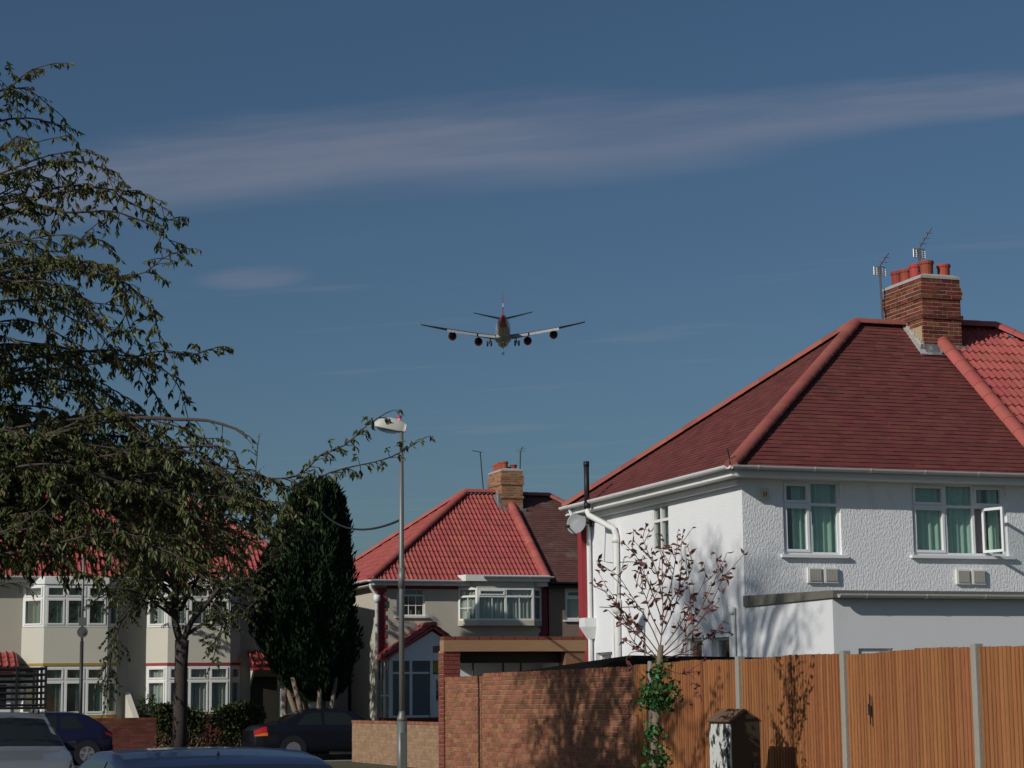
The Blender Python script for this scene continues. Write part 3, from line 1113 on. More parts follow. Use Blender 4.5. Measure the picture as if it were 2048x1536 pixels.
# alarm box
al_ = MB()
al_.box((.30, .0, 4.83), (.46, .07, 5.01), F1)
A_ = al_.build('alarm_box', 'cream_plastic', origin=F1(.38, 0, 4.83))
tag(A_, 'small cream alarm box under the eaves of the white house', 'alarm box')
mb = MB()
mb.box((.355, .072, 4.87), (.38, .076, 4.95), F1)
mb.box((.395, .072, 4.87), (.42, .076, 4.95), F1)
mb.build('louvre', 'yellow_paint', A_)
# satellite dish
D = thing('satellite_dish', 'grey satellite dish on the far corner of the white house under its eaves', 'satellite dish', (14.84, 37.75, 4.9))
dn = Vector((-.80, -.62, .22)).normalized()
dc = Vector((14.50, 37.50, 4.98))
mb = MB()
mb.lathe(dc - dn * .07, dn, [(0, .02), (.012, .1), (.035, .16), (.07, .215), (.075, .22), (.06, .2), (.02, .1), (.012, .0)], 20)
mb.build('dish', 'dish_grey', D, smooth=True)
mb = MB()
mb.tube([dc - Vector((0, 0, .24)), dc + dn * .32 - Vector((0, 0, .16))], .012, 6)
mb.build('arm', 'dark_metal', D)
mb = MB()
mb.lathe(dc + dn * .33 - Vector((0, 0, .16)), -dn + Vector((0, 0, .35)), [(-.05, .035), (.03, .035), (.05, .025)], 10)
mb.build('receiver', 'black_plastic', D)
mb = MB()
mb.tube([dc - dn * .07, dc + Vector((.2, 0, 0)), (14.84, 37.50, 5.0)], .02, 6)
mb.box((14.80, 37.4, 4.92), (14.838, 37.62, 5.1))
mb.build('wall_bracket', 'dark_metal', D)

# rear extension of the white house
XU = 27.82
E_ = H
FX = Fr((W0, XU), (20.8, XU))
xo1, xo2 = (.41, 1.0, 1.15, 2.31), (1.37, 2.3, 1.15, 2.31)
mb = MB()
wall_panel(mb, FX, 0, FX.len, 0, 3.06, [xo1, xo2], dep=.1)
FXs = Fr((W0, U0), (W0, XU))
wall_panel(mb, FXs, 0, FXs.len, 0, 3.06)
mb.build('extension_wall', 'white_render', H)
mb = MB()
mb.prism([(W0 - .04, XU - .1), (20.8, XU - .1), (20.8, U0 - .02), (W0 - .04, U0 - .02)], 3.06, 3.2, z1s=[3.17, 3.17, 3.24, 3.24])
mb.build('extension_roof', 'ext_felt', H)
gutter(H, (W0 + .02, XU - .10, 3.11), (20.8, XU - .10, 3.11), 'grey_gutter', .055, 1.02)
window(H, FX, *xo1, lights=[(1, .75, 0, 1)], dep=.07, cur=[(0, 1, 'net_curtain')])
window(H, FX, *xo2, lights=[(.5, .75, 0, 1), (1, .75, 0, 0)], dep=.07, cur=[(0, 1, 'dull_curtain')])

# its neighbour with the red roof
N_ = thing('red_roofed_house', 'other half of the near pair with bright red pantiled roof at the right edge', 'house', (26.3, U0, 0), 'semi-detached houses')
mb = MB()
mb.box((WP + .003, U0, 0), (26.3, UB, 5.24))
mb.build('wall', 'white_roughcast', N_)
roof_half(N_, 26.3, WP + .004, U0, UB, ZE + .03, ZR + .03, 22.1, UR, 'double', 'red_tile', 'red_hip_tile', pieces=('red_tile_piece', lambda t: -t[2], 170), verge=-.02, rtile=.15)
gutter(N_, (WP + .01, U0 - .33, 5.335), (26.6, U0 - .33, 5.335), 'grey_gutter', .06, 1.03)
mb = MB()
mb.box((WP + .003, U0 - .31, 5.18), (26.6, U0 - .29, 5.31))
mb.build('fascia', 'white_paint', N_)

# ------------------------------------------------------------------ pair of houses across the road
V0, VU, VP = 17.54, 62.53, 23.05
VB, VUR, VZR = 69.9, 66.2, 8.48
H2 = thing('cream_house', 'cream rendered house with red quoins and bright red pantiled roof across the road', 'house', (V0, VU, 0), 'semi-detached houses')
G1 = Fr((V0, VU), (VP, VU))
p1 = (.59, 1.52, 4.22, 5.10)
mb = MB()
wall_panel(mb, G1, 0, G1.len, 0, 5.24, [p1])
G2 = Fr((V0, VB), (V0, VU))
wall_panel(mb, G2, 0, G2.len, 0, 5.24)
mb.quad((V0, VB, 0), (VP, VB, 0), (VP, VB, 5.24), (V0, VB, 5.24))
mb.build('wall', 'cream_render', H2)
roof_half(H2, V0, VP, VU, VB, 5.32, VZR, 21.6, VUR, 'double', 'red_tile', 'red_hip_tile', pieces=('red_tile_piece', lambda t: -t[2], 300), verge=-.02, rtile=.145)
mb = MB()
mb.box((V0 - .33, VU - .33, 5.17), (VP, VU - .001, 5.19))
mb.box((V0 - .33, VU - .0005, 5.17), (V0 - .001, VB + .33, 5.19))
mb.box((V0 - .33, VU - .31, 5.19), (VP, VU - .29, 5.30))
mb.build('fascia', 'white_paint', H2)
gutter(H2, (V0 - .36, VU - .33, 5.33), (20.2, VU - .33, 5.33), 'white_paint', .065, 1.4)
gutter(H2, (V0 - .34, VB, 5.33), (V0 - .34, VU - .36, 5.33), 'white_paint', .065, 1.4)
mb = MB()
mb.box((.28, .002, 5.07), (2.6, .03, 5.168), G1)
mb.build('frieze', 'maroon_paint', H2)
window(H2, G1, *p1, lights=[(.16, None, 0, 0), (1, .74, 0, 0)], dep=.08, grid=(3, 2), cur=[(.2, 1, 'dull_curtain')], fm='white_paint', fw=.055)
# oriel bay
ow = [(20.13, VU), (20.62, 62.02), (22.5, 62.02), (22.95, VU)]
mb = MB()
mb.prism([*ow], 3.92, 4.08)
mb.prism([(x + (.0 if 0 < i < 3 else 0), y) for i, (x, y) in enumerate(ow)], 5.10, 5.3)
mb.build('bay', 'cream_render', H2)
bs = {'lights': [(1, .74, 0, 0)], 'dep': .02, 'sill': False, 'fm': 'white_paint', 'fw': .06, 'cmat': 'net_curtain'}
L_ = Fr(ow[0], ow[1])
window(H2, L_, .02, L_.len - .02, 4.08, 5.1, cur=[(0, 1)], grid=(2, 2), **bs)
C_ = Fr(ow[1], ow[2])
bs['lights'] = [(.5, .74, 0, 1), (1, .74, 0, 0)]
window(H2, C_, 0, C_.len, 4.08, 5.1, cur=[(0, 1)], grid=(2, 1), **bs)
R_ = Fr(ow[2], ow[3])
bs['lights'] = [(1, .74, 0, 0)]
window(H2, R_, .02, R_.len - .02, 4.08, 5.1, cur=[(0, 1)], **bs)
mb = MB()
mb.prism([(20.05, VU - .02), (20.2, 61.9), (23.0, 61.9), (23.04, VU - .02)], 5.302, 5.50)
mb.build('bay_roof', 'white_paint', H2)
gutter(H2, (20.75, 61.9, 5.46), (23.1, 61.9, 5.46), 'grey_gutter', .065, 1.1)
# quoins: alternate long and short painted blocks
qm = {}
for k in range(20):
    ln = .27 if k % 2 else .20
    for fr, side in ((G1, 0), (G2, 1)):
        if ln not in qm:
            qm[ln] = box_mesh('quoin', ln, .04, .143, 'red_paint', .006)
        a = ln / 2 if side == 0 else fr.len - ln / 2
        inst('quoin', qm[ln], H2, fr(a, .02, 2.32 + k * .143), basis(fr.ex, -fr.ey, Vector((0, 0, 1))))
for k in range(12):
    ln = .30 if k % 2 else .24
    if ln not in qm:
        qm[ln] = box_mesh('quoin', ln, .04, .143, 'maroon_paint', .006)
    inst('quoin', qm[ln], H2, G1(5.60 - ln / 2 + .0, .021, 3.5 + k * .143), basis(G1.ex, -G1.ey, Vector((0, 0, 1))))
mb = MB()
mb.tube([(V0 - .3, VU - .2, 5.27), (V0 - .28, VU - .15, 5.1), (V0 - .07, VU - .08, 4.85), (V0 - .07, VU - .08, .1)], .055, 8)
mb.lathe((V0 - .07, VU - .08, 4.72), (0, 0, 1), [(-.1, .06), (0, .11), (.15, .11)], 8)
mb.build('downpipe', 'white_paint', H2, smooth=True)
mb = MB()
mb.tube([(V0 - .1, 65.6, 0.1), (V0 - .1, 65.6, 5.0), (V0 - .42, 65.6, 5.3), (V0 - .42, 65.6, 6.1)], .055, 8)
mb.build('vent_pipe', 'black_plastic', H2, smooth=True)
# gabled porch
PU, pz = 61.45, 2.93
PL, PR, PA = 17.60, 20.2, 18.95
mb = MB()
FP = Fr((PL, PU), (PR, PU))
pl_ = FP.len
mb.add([FP(0.02, 0, pz), FP(pl_ - .02, 0, pz), FP(PA - PL, 0, 3.72)], [(0, 1, 2)])
mb.box((0, -.05, 2.82), (pl_, .04, pz), FP)
for a in (0.0, .62, 1.28, 1.9, pl_ - .08):
    mb.box((a, -.06, 1.1), (a + .08, .03, 2.82), FP)
for a in (0.08, .70):
    mb.box((a, -.05, 2.42), (a + .54, .022, 2.48), FP)
    mb.box((a, -.05, 1.1), (a + .54, .022, 1.17), FP)
FPs = Fr((PL, VU), (PL, PU))
for a in (0, .5, FPs.len - .08):
    mb.box((a, -.06, 1.1), (a + .08, .02, 2.82), FPs)
mb.box((0, -.05, 2.82), (FPs.len, .02, pz), FPs)
mb.box((0, -.05, 1.75), (FPs.len, .015, 1.8), FPs)
po = mb.build('porch', 'white_paint', H2)
mb = MB()
mb.box((0, -.2, 0), (pl_, .02, 1.1), FP)
mb.box((0, -.2, 0), (FPs.len, .015, 1.1), FPs)
mb.build('dwarf_wall', 'dark_brick', po)
for a, b in ((.08, .62), (.70, 1.28)):
    for z0, z1 in ((1.17, 2.42), (2.48, 2.82)):
        pb = MB()
        pb.box((a, -.02, z0), (b, -.012, z1), FP)
        pb.build('pane', 'porch_glass', po)
for a, b in ((.08, .5), (.58, FPs.len - .08)):
    pb = MB()
    pb.box((a, -.02, 1.1), (b, -.012, 2.82), FPs)
    pb.build('pane', 'porch_glass', po)
mb = MB()
mb.box((1.36, -.05, 1.0), (1.9, .0, 1.6), FP)
mb.box((1.36, -.05, 2.25), (1.9, .0, 2.40), FP)
mb.box((1.36, -.05, 1.6), (1.46, .0, 2.25), FP)
mb.box((1.8, -.05, 1.6), (1.9, .0, 2.25), FP)
mb.box((1.61, -.05, 1.6), (1.65, -.001, 2.25), FP)
mb.box((1.36, -.05, .12), (1.9, .0, 1.0), FP)
mb.build('porch_door', 'white_upvc', po)
pb = MB()
pb.box((1.36, -.045, 2.46), (2.4, -.02, 2.80), FP)
pb.build('fanlight', 'yellow_paint', po)
pb = MB()
pb.box((1.46, -.03, 1.6), (1.8, -.022, 2.25), FP)
pb.build('pane', 'porch_glass', po)
mb = MB()
for s in (0, 1):
    e = (PL - .12, 2.86) if s == 0 else (PR + .12, 2.86)
    a = [(e[0], PU - .15, e[1]), (PA, PU - .15, 3.80), (PA, VU - .01, 3.80), (e[0], VU - .01, e[1])]
    if s:
        a.reverse()
    n = (Vector(a[1]) - Vector(a[0])).cross(Vector(a[2]) - Vector(a[0])).normalized()
    mb.slab(a, -.07 if n.z > 0 else .07, n if n.z < 0 else n)
pr = mb.build('porch_roof', 'red_tile', po)
for s in (0, 1):
    e = Vector((PL - .12, PU - .15, 2.90)) if s == 0 else Vector((PR + .12, PU - .15, 2.90))
    a = Vector((PA, PU - .15, 3.84))
    S = (a - e)
    lay_tiles(po, e + Vector((0, 0, .045)), Vector((0, 1, 0)), S.normalized(), [(0, 0), (VU - PU + .13, 0), (VU - PU + .13, S.length), (0, S.length)], .3, .28, 'roman', 'red_tile')
half_round(po, Vector((PA, PU - .17, 3.9)), Vector((PA, VU - .02, 3.9)), .13, .4, 'red_hip_tile')
# chimney of the pair
ch2 = chimney(H2, 22.65, 23.42, 65.5, 66.85, 7.6, 9.17, 'stock_brick', 3, {18, 17, 16, 15, 9}, lambda s, f: 7.9 if s == 0 else 8.1,
              [(22.85, 66.65), (22.86, 66.38), (22.86, 66.1), (22.88, 65.8), (23.2, 65.8), (23.2, 66.3)], pot_r=.11, shorter=(4, 5))
mb = MB()
mb.box((22.55, 65.40, 7.72), (23.5, 65.498, 7.95))
mb.box((22.55, 65.5, 7.8), (22.648, 66.2, 8.45))
mb.build('flashing', 'lead', ch2)
aerial('tv_aerial', 'thin aerial leaning left beside the far chimney across the road', (22.5, 66.9, 8.45), 1.55, (-.12, 0, 0), (-.32, -.1, .03), 3, .16, mast='dark_metal', reflector=False)
aerial('tv_aerial', 'thin upright aerial on the right of the far chimney across the road', (23.47, 66.0, 8.4), 1.55, (.05, 0, 0), (.02, -.2, .14), 3, .2, mast='dark_metal', reflector=False)

H2b = thing('brown_house', 'brown pebbledashed half house with dull brown roof joined to the cream house', 'house', (28.6, VU, 0), 'semi-detached houses')
K1 = Fr((VP + .14, VU), (28.6, VU))
q1 = (.56, 1.9, 4.12, 5.12)
mb = MB()
wall_panel(mb, K1, 0, K1.len, 0, 5.24, [q1])
mb.box((VP + .01, VB - .02, 0), (28.6, VB, 5.24))
mb.quad((28.6, VU, 0), (28.6, VB, 0), (28.6, VB, 5.24), (28.6, VU, 5.24))
mb.build('wall', 'brown_pebbledash', H2b)
roof_half(H2b, 28.6, VP + .004, VU, VB, 5.30, VZR - .03, 24.6, VUR, 'plain', 'weathered_tile', 'hip_tile')
window(H2b, K1, *q1, lights=[(1, .70, 0, 1)], dep=.06, cur=[(0, 1, 'net_curtain', .7)], fw=.07)
mb = MB()
mb.box((VP + .01, VU - .33, 5.12), (28.9, VU - .002, 5.19))
mb.build('soffit', 'black_plastic', H2b)
gutter(H2b, (VP + .06, VU - .33, 5.31), (28.9, VU - .33, 5.31), 'dark_metal', .06, 1.4, bm='dark_metal')

# ------------------------------------------------------------------ pair of houses behind the left tree
TP, TL, TR, TU = 9.81, 4.3, 15.3, 62.53


def bay(parent, xs, uf, trim, cm, sill_m, tone):
    plinth = 'maroon_paint' if trim == 'yellow_paint' else 'dark_brick'
    pts = [(xs[0], TU), (xs[1], uf), (xs[2], uf), (xs[3], TU)]
    for k, (z0, z1, m_) in enumerate(((0.05, 1.14, plinth), (1.14, 1.28, trim), (2.72, 2.80, trim), (2.80, 3.84, tone), (5.10, 5.30, 'white_paint'))):
        mb = MB()
        e = .02 if k in (1, 2) else (.04 if k == 4 else 0)
        mb.prism([(xs[0] - e, TU + .1), (xs[0] - e, TU), (xs[1] - e * .4, uf - e), (xs[2] + e * .4, uf - e), (xs[3] + e, TU), (xs[3] + e, TU + .1)], z0, z1)
        mb.build(('plinth', 'bay_sill', 'bay_band', 'bay_apron', 'bay_fascia')[k], m_, parent)
    for z0, z1, tr in ((1.28, 2.72, .70), (3.84, 5.10, .68)):
        for i in range(3):
            fr = Fr(pts[i], pts[i + 1])
            n = 3 if i == 1 else 1
            li = [((j + 1) / n, tr, 1, 1) for j in range(n)]
            window(parent, fr, .0 if i == 1 else .02, fr.len if i == 1 else fr.len - .02, z0 + .012, z1 - .002, lights=li, dep=.02, sill=False, fm='white_paint',
                   cur=([(0, 1, cm)] if cm == 'net_curtain' else [((j + .45 + .1 * (j % 2)) / n, (j + .98) / n, cm) for j in range(n)]), fw=.06, sw=.05)
    return pts


def half_left(name, label, wE, wP, xs, trim, cm, tone):
    t = thing(name, label, 'house', (wE, TU, 0), 'semi-detached houses')
    a, b = min(wE, wP), max(wE, wP)
    mb = MB()
    mb.box((a, TU, 0), (b - .004, 69.9, 5.24))
    mb.build('wall', 'cream_render', t)
    roof_half(t, wE, wP - .002, TU, 69.9, 5.32, 8.48, wE + (4.1 if wP > wE else -4.1), 66.2, 'double', 'red_tile', 'red_hip_tile', rtile=.17)
    mb = MB()
    mb.box((a - (.33 if wE < wP else 0), TU - .33, 5.17), (b + (.33 if wE > wP else 0), TU - .001, 5.19))
    mb.box((a - (.33 if wE < wP else 0), TU - .31, 5.19), (b + (.33 if wE > wP else 0), TU - .29, 5.30))
    mb.build('fascia', 'white_paint', t)
    gutter(t, (a - (.33 if wE < wP else 0), TU - .33, 5.33), (b, TU - .33, 5.33), 'white_paint', .06, 1.6)
    bay(t, xs, 61.98, trim, cm, 'white_paint', tone)
    return t


HL = half_left('bay_house', 'cream house with white framed bay and yellow band behind the left tree', TL, TP, (6.70, 7.28, 9.12, 9.50), 'yellow_paint', 'dull_green_curtain', 'cream_paint')
HR = half_left('bay_house', 'cream house with red trimmed bay and tiled door canopy beside the cypress', TR, TP, (10.35, 10.90, 12.78, 13.2), 'red_paint', 'net_curtain', 'cream_paint')
# doors and tiled canopies
for par, w0, w1, dm, cz in ((HL, 4.75, 6.55, 'white_paint', 3.1), (HR, 13.42, 14.45, 'cabinet_dark', 3.12)):
    fr = Fr((w0, TU), (w1, TU))
    mb = MB()
    mb.box((.1, .004, .12), (w1 - w0 - .12, .05, 2.38), fr)
    d = mb.build('door', dm, par)  # the right-hand door's dark colour stands in for its shaded recess
    if dm == 'white_paint':
        pb = MB()
        pb.box((w1 - w0 - .55, .052, 1.5), (w1 - w0 - .25, .056, 2.2), fr)
        pb.build('pane', 'car_glass', d)
    O = fr(0, .75, cz - .42)
    S = (fr(0, 0, cz) - O)
    mb = MB()
    mb.slab([O, fr(w1 - w0, .75, cz - .42), fr(w1 - w0, 0.003, cz), fr(0, .003, cz)], .05, (0, -.4, .9))
    mb.box((0.03, .06, cz - .55), (w1 - w0 - .03, .72, cz - .48), fr)
    c_ = mb.build('door_canopy', 'red_paint', par)
    ts, _ = tiles(O, fr.ex, S.normalized(), [(0, 0), (w1 - w0, 0), (w1 - w0, S.length), (0, S.length)], .30, .21, 'roman')
    for V, F, a, s in ts:
        me = bpy.data.meshes.new('roof_tile')
        me.from_pydata([v - V[0] for v in V], [], F)
        me.materials.append(M['red_tile_piece'])
        inst('roof_tile', me, c_, V[0] + Vector((0, 0, .01)))
    for a in (.05, w1 - w0 - .11):
        mb = MB()
        mb.add([fr(a, .003, cz - .5), fr(a, .003, cz - 1.05), fr(a, .62, cz - .52), fr(a + .06, .003, cz - .5), fr(a + .06, .003, cz - 1.05), fr(a + .06, .62, cz - .52)],
               [(0, 1, 2), (5, 4, 3), (1, 4, 5, 2), (0, 2, 5, 3)])
        mb.build('canopy_bracket', 'cream_paint', c_)

# ------------------------------------------------------------------ boundary wall, garage, shed, fence
WF = 11.1
BW = thing('brick_wall', 'tall tan brick garden wall dappled with tree shade beside the timber fence', 'wall', (WF, 26.65, 0))
FB = Fr((WF, 35.24), (WF, 26.65))
course, ln = 0.0765, 0.2265
mb = MB()
jointa = 35.24 - 33.22
nC = 26
for a0, a1, top in ((0, jointa - .012, nC * course - .035), (jointa + .012, FB.len, nC * course)):
    mb.box((a0 + .004, -.215, 0), (a1 - .004, -.012, top - .012), FB)
mb.build('wall_core', 'mortar', BW)
pieces = []
for i in range(nC):
    for a0, a1, drop in ((0, jointa - .012, .035), (jointa + .012, FB.len, 0.0)):
        a = a0 - (ln / 2 if i % 2 else 0)
        while a < a1 - .02:
            x0, x1 = max(a0, a), min(a1, a + ln)
            a += ln
            if x1 - x0 > .03:
                pieces.append((x0, x1, i * course + course / 2 - drop))
pieces.sort(key=lambda p: -(p[0] * .12 + p[2]) if p[2] > .55 else 99)
bm_ = {}
rest = MB()
for k, (x0, x1, z) in enumerate(pieces):
    ofs = random.uniform(-.003, .004)
    if k < 300:
        key = round(x1 - x0, 2)
        if key not in bm_:
            bm_[key] = box_mesh('brick', (x1 - x0) - .010, .10, course - .011, 'wall_brick', .004)
        inst('brick', bm_[key], BW, FB((x0 + x1) / 2, ofs, z), basis(FB.ex, -FB.ey, Vector((0, 0, 1))))
    else:
        rest.box((x0 + .005, -.1, z - course / 2 + .0055), (x1 - .005, ofs, z + course / 2 - .0055), FB)
rest.build('brickwork', 'wall_brick_rest', BW, kind='stuff')
cp = MB()
a = 0.0
while a < FB.len - .03:
    z = nC * course - (.035 if a < jointa else 0) + .0
    cp.box((a + .004, -.222, z - .010), (min(a + .1, FB.len) - .004, .006, z + .052 + random.uniform(-.006, .006)), FB)
    a += .112
cp.build('coping', 'wall_brick_rest', BW, kind='stuff')

GA = thing('garage', 'flat roofed brick garage with open front behind the tan brick wall', 'garage', (11.1, 35.3, 0))
mb = MB()
mb.box((11.10, 35.316, 0), (11.40, 35.6, 2.47))
g_ = mb.build('pier', 'mortar', GA)
GFf, GFs = Fr((11.09, 35.30), (11.41, 35.30)), Fr((11.085, 35.6), (11.085, 35.30))
bm_ = {}
for i in range(32):
    z = i * course + course / 2
    for fr, flip in ((GFf, 0), (GFs, 1)):
        if fr is GFf and z < 1.85:
            continue
        cuts = [0, .22, fr.len] if (i + flip) % 2 else [0, .105, fr.len]
        for x0, x1 in zip(cuts[:-1], cuts[1:]):
            key = (round(x1 - x0, 2), flip)
            if key not in bm_:
                bm_[key] = box_mesh('brick', (x1 - x0) - .010, .04, course - .012, 'garage_brick', .004)
            inst('brick', bm_[key], g_, fr((x0 + x1) / 2, random.uniform(-.002, .002), z), basis(fr.ex, -fr.ey, Vector((0, 0, 1))))
mb = MB()
mb.prism([(11.09, 35.27), (13.80, 35.27), (13.80, 35.5), (11.09, 35.5)], 2.46, 2.66)
mb.build('lintel', 'beam_concrete', GA)
mb = MB()
x = 11.09
while x < 13.75:
    mb.box((x + .004, 35.275, 2.662), (x + .216, 35.5, 2.725))
    x += .224
mb.build('coping', 'garage_brick', GA, kind='stuff')
mb = MB()
mb.box((11.42, 35.52, 2.48), (13.78, 37.0, 2.60))
mb.build('roof', 'felt', GA)
mb = MB()
mb.box((11.405, 35.52, 2.26), (13.395, 35.62, 2.455))
mb.build('door_head', 'cabinet_dark', GA)
mb = MB()
mb.box((11.62, 37.0, 0), (13.78, 37.1, 2.49))
mb.box((13.58, 35.7, 0), (13.76, 36.99, 2.47))
mb.build('wall', 'white_render', GA)
mb = MB()
mb.box((13.40, 35.30, 0), (13.77, 35.65, 2.455))
mb.build('pier', 'stock_brick', GA)
mb = MB()
mb.box((12.15, 36.93, .1), (12.75, 36.985, 2.02))
mb.build('back_door', 'white_paint', GA)
for a, b in (((11.62, 36.6, 2.12), (11.82, 36.6, 1.8)), ((12.0, 36.4, 2.3), (12.0, 36.4, 1.2)), ((12.62, 36.5, 2.3), (12.62, 36.5, 1.2)), ((13.0, 36.6, 2.3), (13.0, 36.6, 1.2))):
    mb = MB()
    mb.tube([a, b], .02, 5)
    mb.build('hanging_tool', 'dark_metal', GA)

SH = thing('garden_shed', 'low dark shed with black felt roof showing over the brick wall', 'shed', (12.2, 26.2, 0))
mb = MB()
mb.prism([(11.42, 26.0), (13.3, 25.2), (13.3, 33.6), (11.42, 34.4)], .1, 1.94)
mb.build('shed_wall', 'cabinet_dark', SH)
mb = MB()
V = [(11.32, 25.9, 2.03), (13.45, 25.0, 2.10), (13.45, 29.5, 2.235), (13.45, 32.4, 2.32), (13.45, 33.9, 2.17), (11.32, 34.6, 1.97), (11.32, 30.5, 2.01)]
mb.prism([(x, y) for x, y, z in V], 1.94, 2.0, z1s=[z for x, y, z in V])
mb.build('shed_roof', 'felt', SH)

FE = thing('timber_fence', 'orange brown closeboard timber fence with grey concrete posts', 'fence', (WF, 17.9, 0))
posts = [17.91 - 2.7 * 1, 17.91, 20.61, 23.29, 26.02]
bmesh_ = {}
pm = box_mesh('post', .085, .10, 2.10, 'concrete', .012)
for u in posts:
    fr = Fr((WF, u + .05), (WF, u - .05))
    inst('post', pm, FE, fr(.05, .028, 1.05), basis(fr.ex, -fr.ey, Vector((0, 0, 1))))
segs = [(posts[i] + .055, posts[i + 1] - .055) for i in range(len(posts) - 1)] + [(26.075, 26.62)]
bw_ = 0.0715
for (ua, ub) in segs:
    n = max(1, round((ub - ua) / bw_))
    st_ = (ub - ua) / n
    for k in range(n):
        uc = ua + st_ * (k + .5)
        hgt = 1.88 + random.uniform(-.004, .006)
        zc = .19 + hgt / 2 + .012 * math.sin(uc * 2.1)
        key = 'b%d' % random.randrange(10)
        if key not in bmesh_:
            t0, t1 = random.uniform(.012, .020), .002
            w_ = bw_ * random.choice((.46, .48, .50))
            me = bpy.data.meshes.new('board')
            V = [(-w_, 0 - t1, -.5), (w_, -t0, -.5), (w_, .012, -.5), (-w_, .012, -.5), (-w_, -t1, .5), (w_, -t0, .5), (w_, .012, .5), (-w_, .012, .5)]
            me.from_pydata(V, [], [(0, 1, 5, 4), (4, 5, 6, 7), (3, 0, 4, 7), (1, 2, 6, 5)])
            me.materials.append(M['fence_wood'])
            bmesh_[key] = me
        ex = Vector((0, -1, 0))
        R = basis(ex, Vector((1, 0, 0)), Vector((0, 0, 1))) @ Matrix.Rotation(random.uniform(-.05, .05), 3, 'Z') @ Matrix.Rotation(random.uniform(-.002, .002), 3, 'Y')
        inst('board', bmesh_[key], FE, (WF + .012 + random.uniform(-.003, .003), uc, zc), R, (1, 1, hgt))
    gb = MB()
    gb.box((WF + .0255, ua, .2), (WF + .0385, ub, 2.05))
    gb.build('gap_shade_sheet', 'cabinet_dark', FE)  # dark sheet added so the gaps between boards look shaded
    gb = MB()
    gb.box((WF - .015, ua + .0, .0), (WF + .035, ub, .19))
    gb.build('gravel_board', 'concrete', FE)
    for z in (.5, 1.1, 1.75):
        rb = MB()
        rb.box((WF + .04, ua, z - .04), (WF + .1, ub, z + .04))
        rb.build('rail', 'fence_wood', FE)

mb = MB()
for k, (u, z0, z1) in enumerate(((19.985, 1.30, 1.62), (20.01, 1.40, 1.52))):
    mb.box((WF - .034 - .001 * k, u - .012, z0), (WF - .028, u + .012, z1))
mb.build('split', 'engine_dark', FE, label='dark split in a fence board')
UBX = thing('utility_cabinet', 'gabled metal cabinet with peeling white side in front of the timber fence', 'cabinet', (10.28, 21.7, 0.12))
cw0, cw1, cu0, cu1, cz = 10.16, 10.52, 21.55, 22.15, 1.34
mb = MB()
mb.box((cw0 + .012, cu0, .1), (cw1, cu1, cz))
mb.add([(cw0 + .012, cu0, cz), (cw1, cu0, cz), ((cw0 + cw1) / 2, cu0, cz + .115), (cw0 + .012, cu1, cz), (cw1, cu1, cz), ((cw0 + cw1) / 2, cu1, cz + .115)], [(0, 1, 2), (5, 4, 3)])
mb.build('body', 'cabinet_dark', UBX)
mb = MB()
mb.box((cw0, cu0 + .015, .14), (cw0 + .0115, cu1 - .015, cz - .035))
mb.build('side_panel', 'peeling_paint', UBX, label='side with peeling white paint')
mb = MB()
md = (cw0 + cw1) / 2
for s in (-1, 1):
    e = md + s * .205
    a = [(e, cu0 - .012, cz + .0), (md, cu0 - .012, cz + .135), (md, cu1 + .02, cz + .135), (e, cu1 + .02, cz + .0)]
    if s > 0:
        a.reverse()
    n = (Vector(a[1]) - Vector(a[0])).cross(Vector(a[2]) - Vector(a[0])).normalized()
    if n.z < 0:
        a.reverse()
        n = -n
    mb.slab(a, .018, n)
mb.build('roof', 'cabinet_roof', UBX)
mb = MB()
mb.box((cw1 - .10, cu0 - .02, .75), (cw1 - .06, cu0 - .001, .87))
mb.build('handle', 'dark_metal', UBX)

LW = thing('low_garden_wall', 'low tan rendered wall with brick coping behind the lamp post', 'wall', (13.7, 44.5, 0))
FL = Fr((13.7, 51.3), (13.7, 41.2))
mb = MB()
for i in range(14):
    zc_ = i * .0765
    a = -(.11 if i % 2 else 0)
    while a < FL.len:
        mb.box((max(0, a) + .004, -.2, zc_ + .004), (min(FL.len, a + .2265) - .004, random.uniform(-.003, .003), zc_ + .0725), FL)
        a += .2265
mb.build('brickwork', 'low_wall', LW, kind='stuff')
mb = MB()
mb.box((.003, -.198, 0), (FL.len - .003, -.008, 1.07), FL)
mb.build('wall_core', 'mortar', LW)
mb = MB()
a = 0.0
while a < FL.len:
    mb.box((a + .004, -.215, 1.074), (min(FL.len, a + .112) - .004, .012, 1.135 + random.uniform(-.005, .005)), FL)
    a += .113
mb.build('coping', 'wall_brick_rest', LW, kind='stuff')

# front garden wall and divider of the left pair
GW = thing('front_garden_wall', 'low dark red brick front garden wall beside the hedge on the left', 'wall', (8.2, 59.6, 0))
FG = Fr((4.0, 59.6), (10.2, 59.6))
mb = MB()
for i in range(15):
    zc_ = .1 + i * .0745
    a = -(.11 if i % 2 else 0)
    while a < FG.len:
        mb.box((max(0, a) + .004, -.2, zc_ + .004), (min(FG.len, a + .2265) - .004, random.uniform(-.003, .003), zc_ + .0725), FG)
        a += .2265
mb.build('brickwork', 'dark_brick', GW, kind='stuff')
mb = MB()
mb.box((.003, -.198, 0), (FG.len - .003, -.008, 1.2), FG)
mb.build('wall_core', 'mortar', GW)
mb = MB()
mb.add([(9.72, 60.65, .1), (9.72, 62.45, .1), (9.72, 62.45, 1.95), (9.72, 60.65, 1.18), (9.88, 60.65, .1), (9.88, 62.45, .1), (9.88, 62.45, 1.95), (9.88, 60.65, 1.18)],
       [(0, 3, 2, 1), (4, 5, 6, 7), (0, 4, 7, 3), (3, 7, 6, 2), (1, 2, 6, 5)])
tag(mb.build('garden_divider', 'cream_paint', origin=(9.8, 61.5, 0)), 'cream raked party wall between the two front gardens', 'wall')
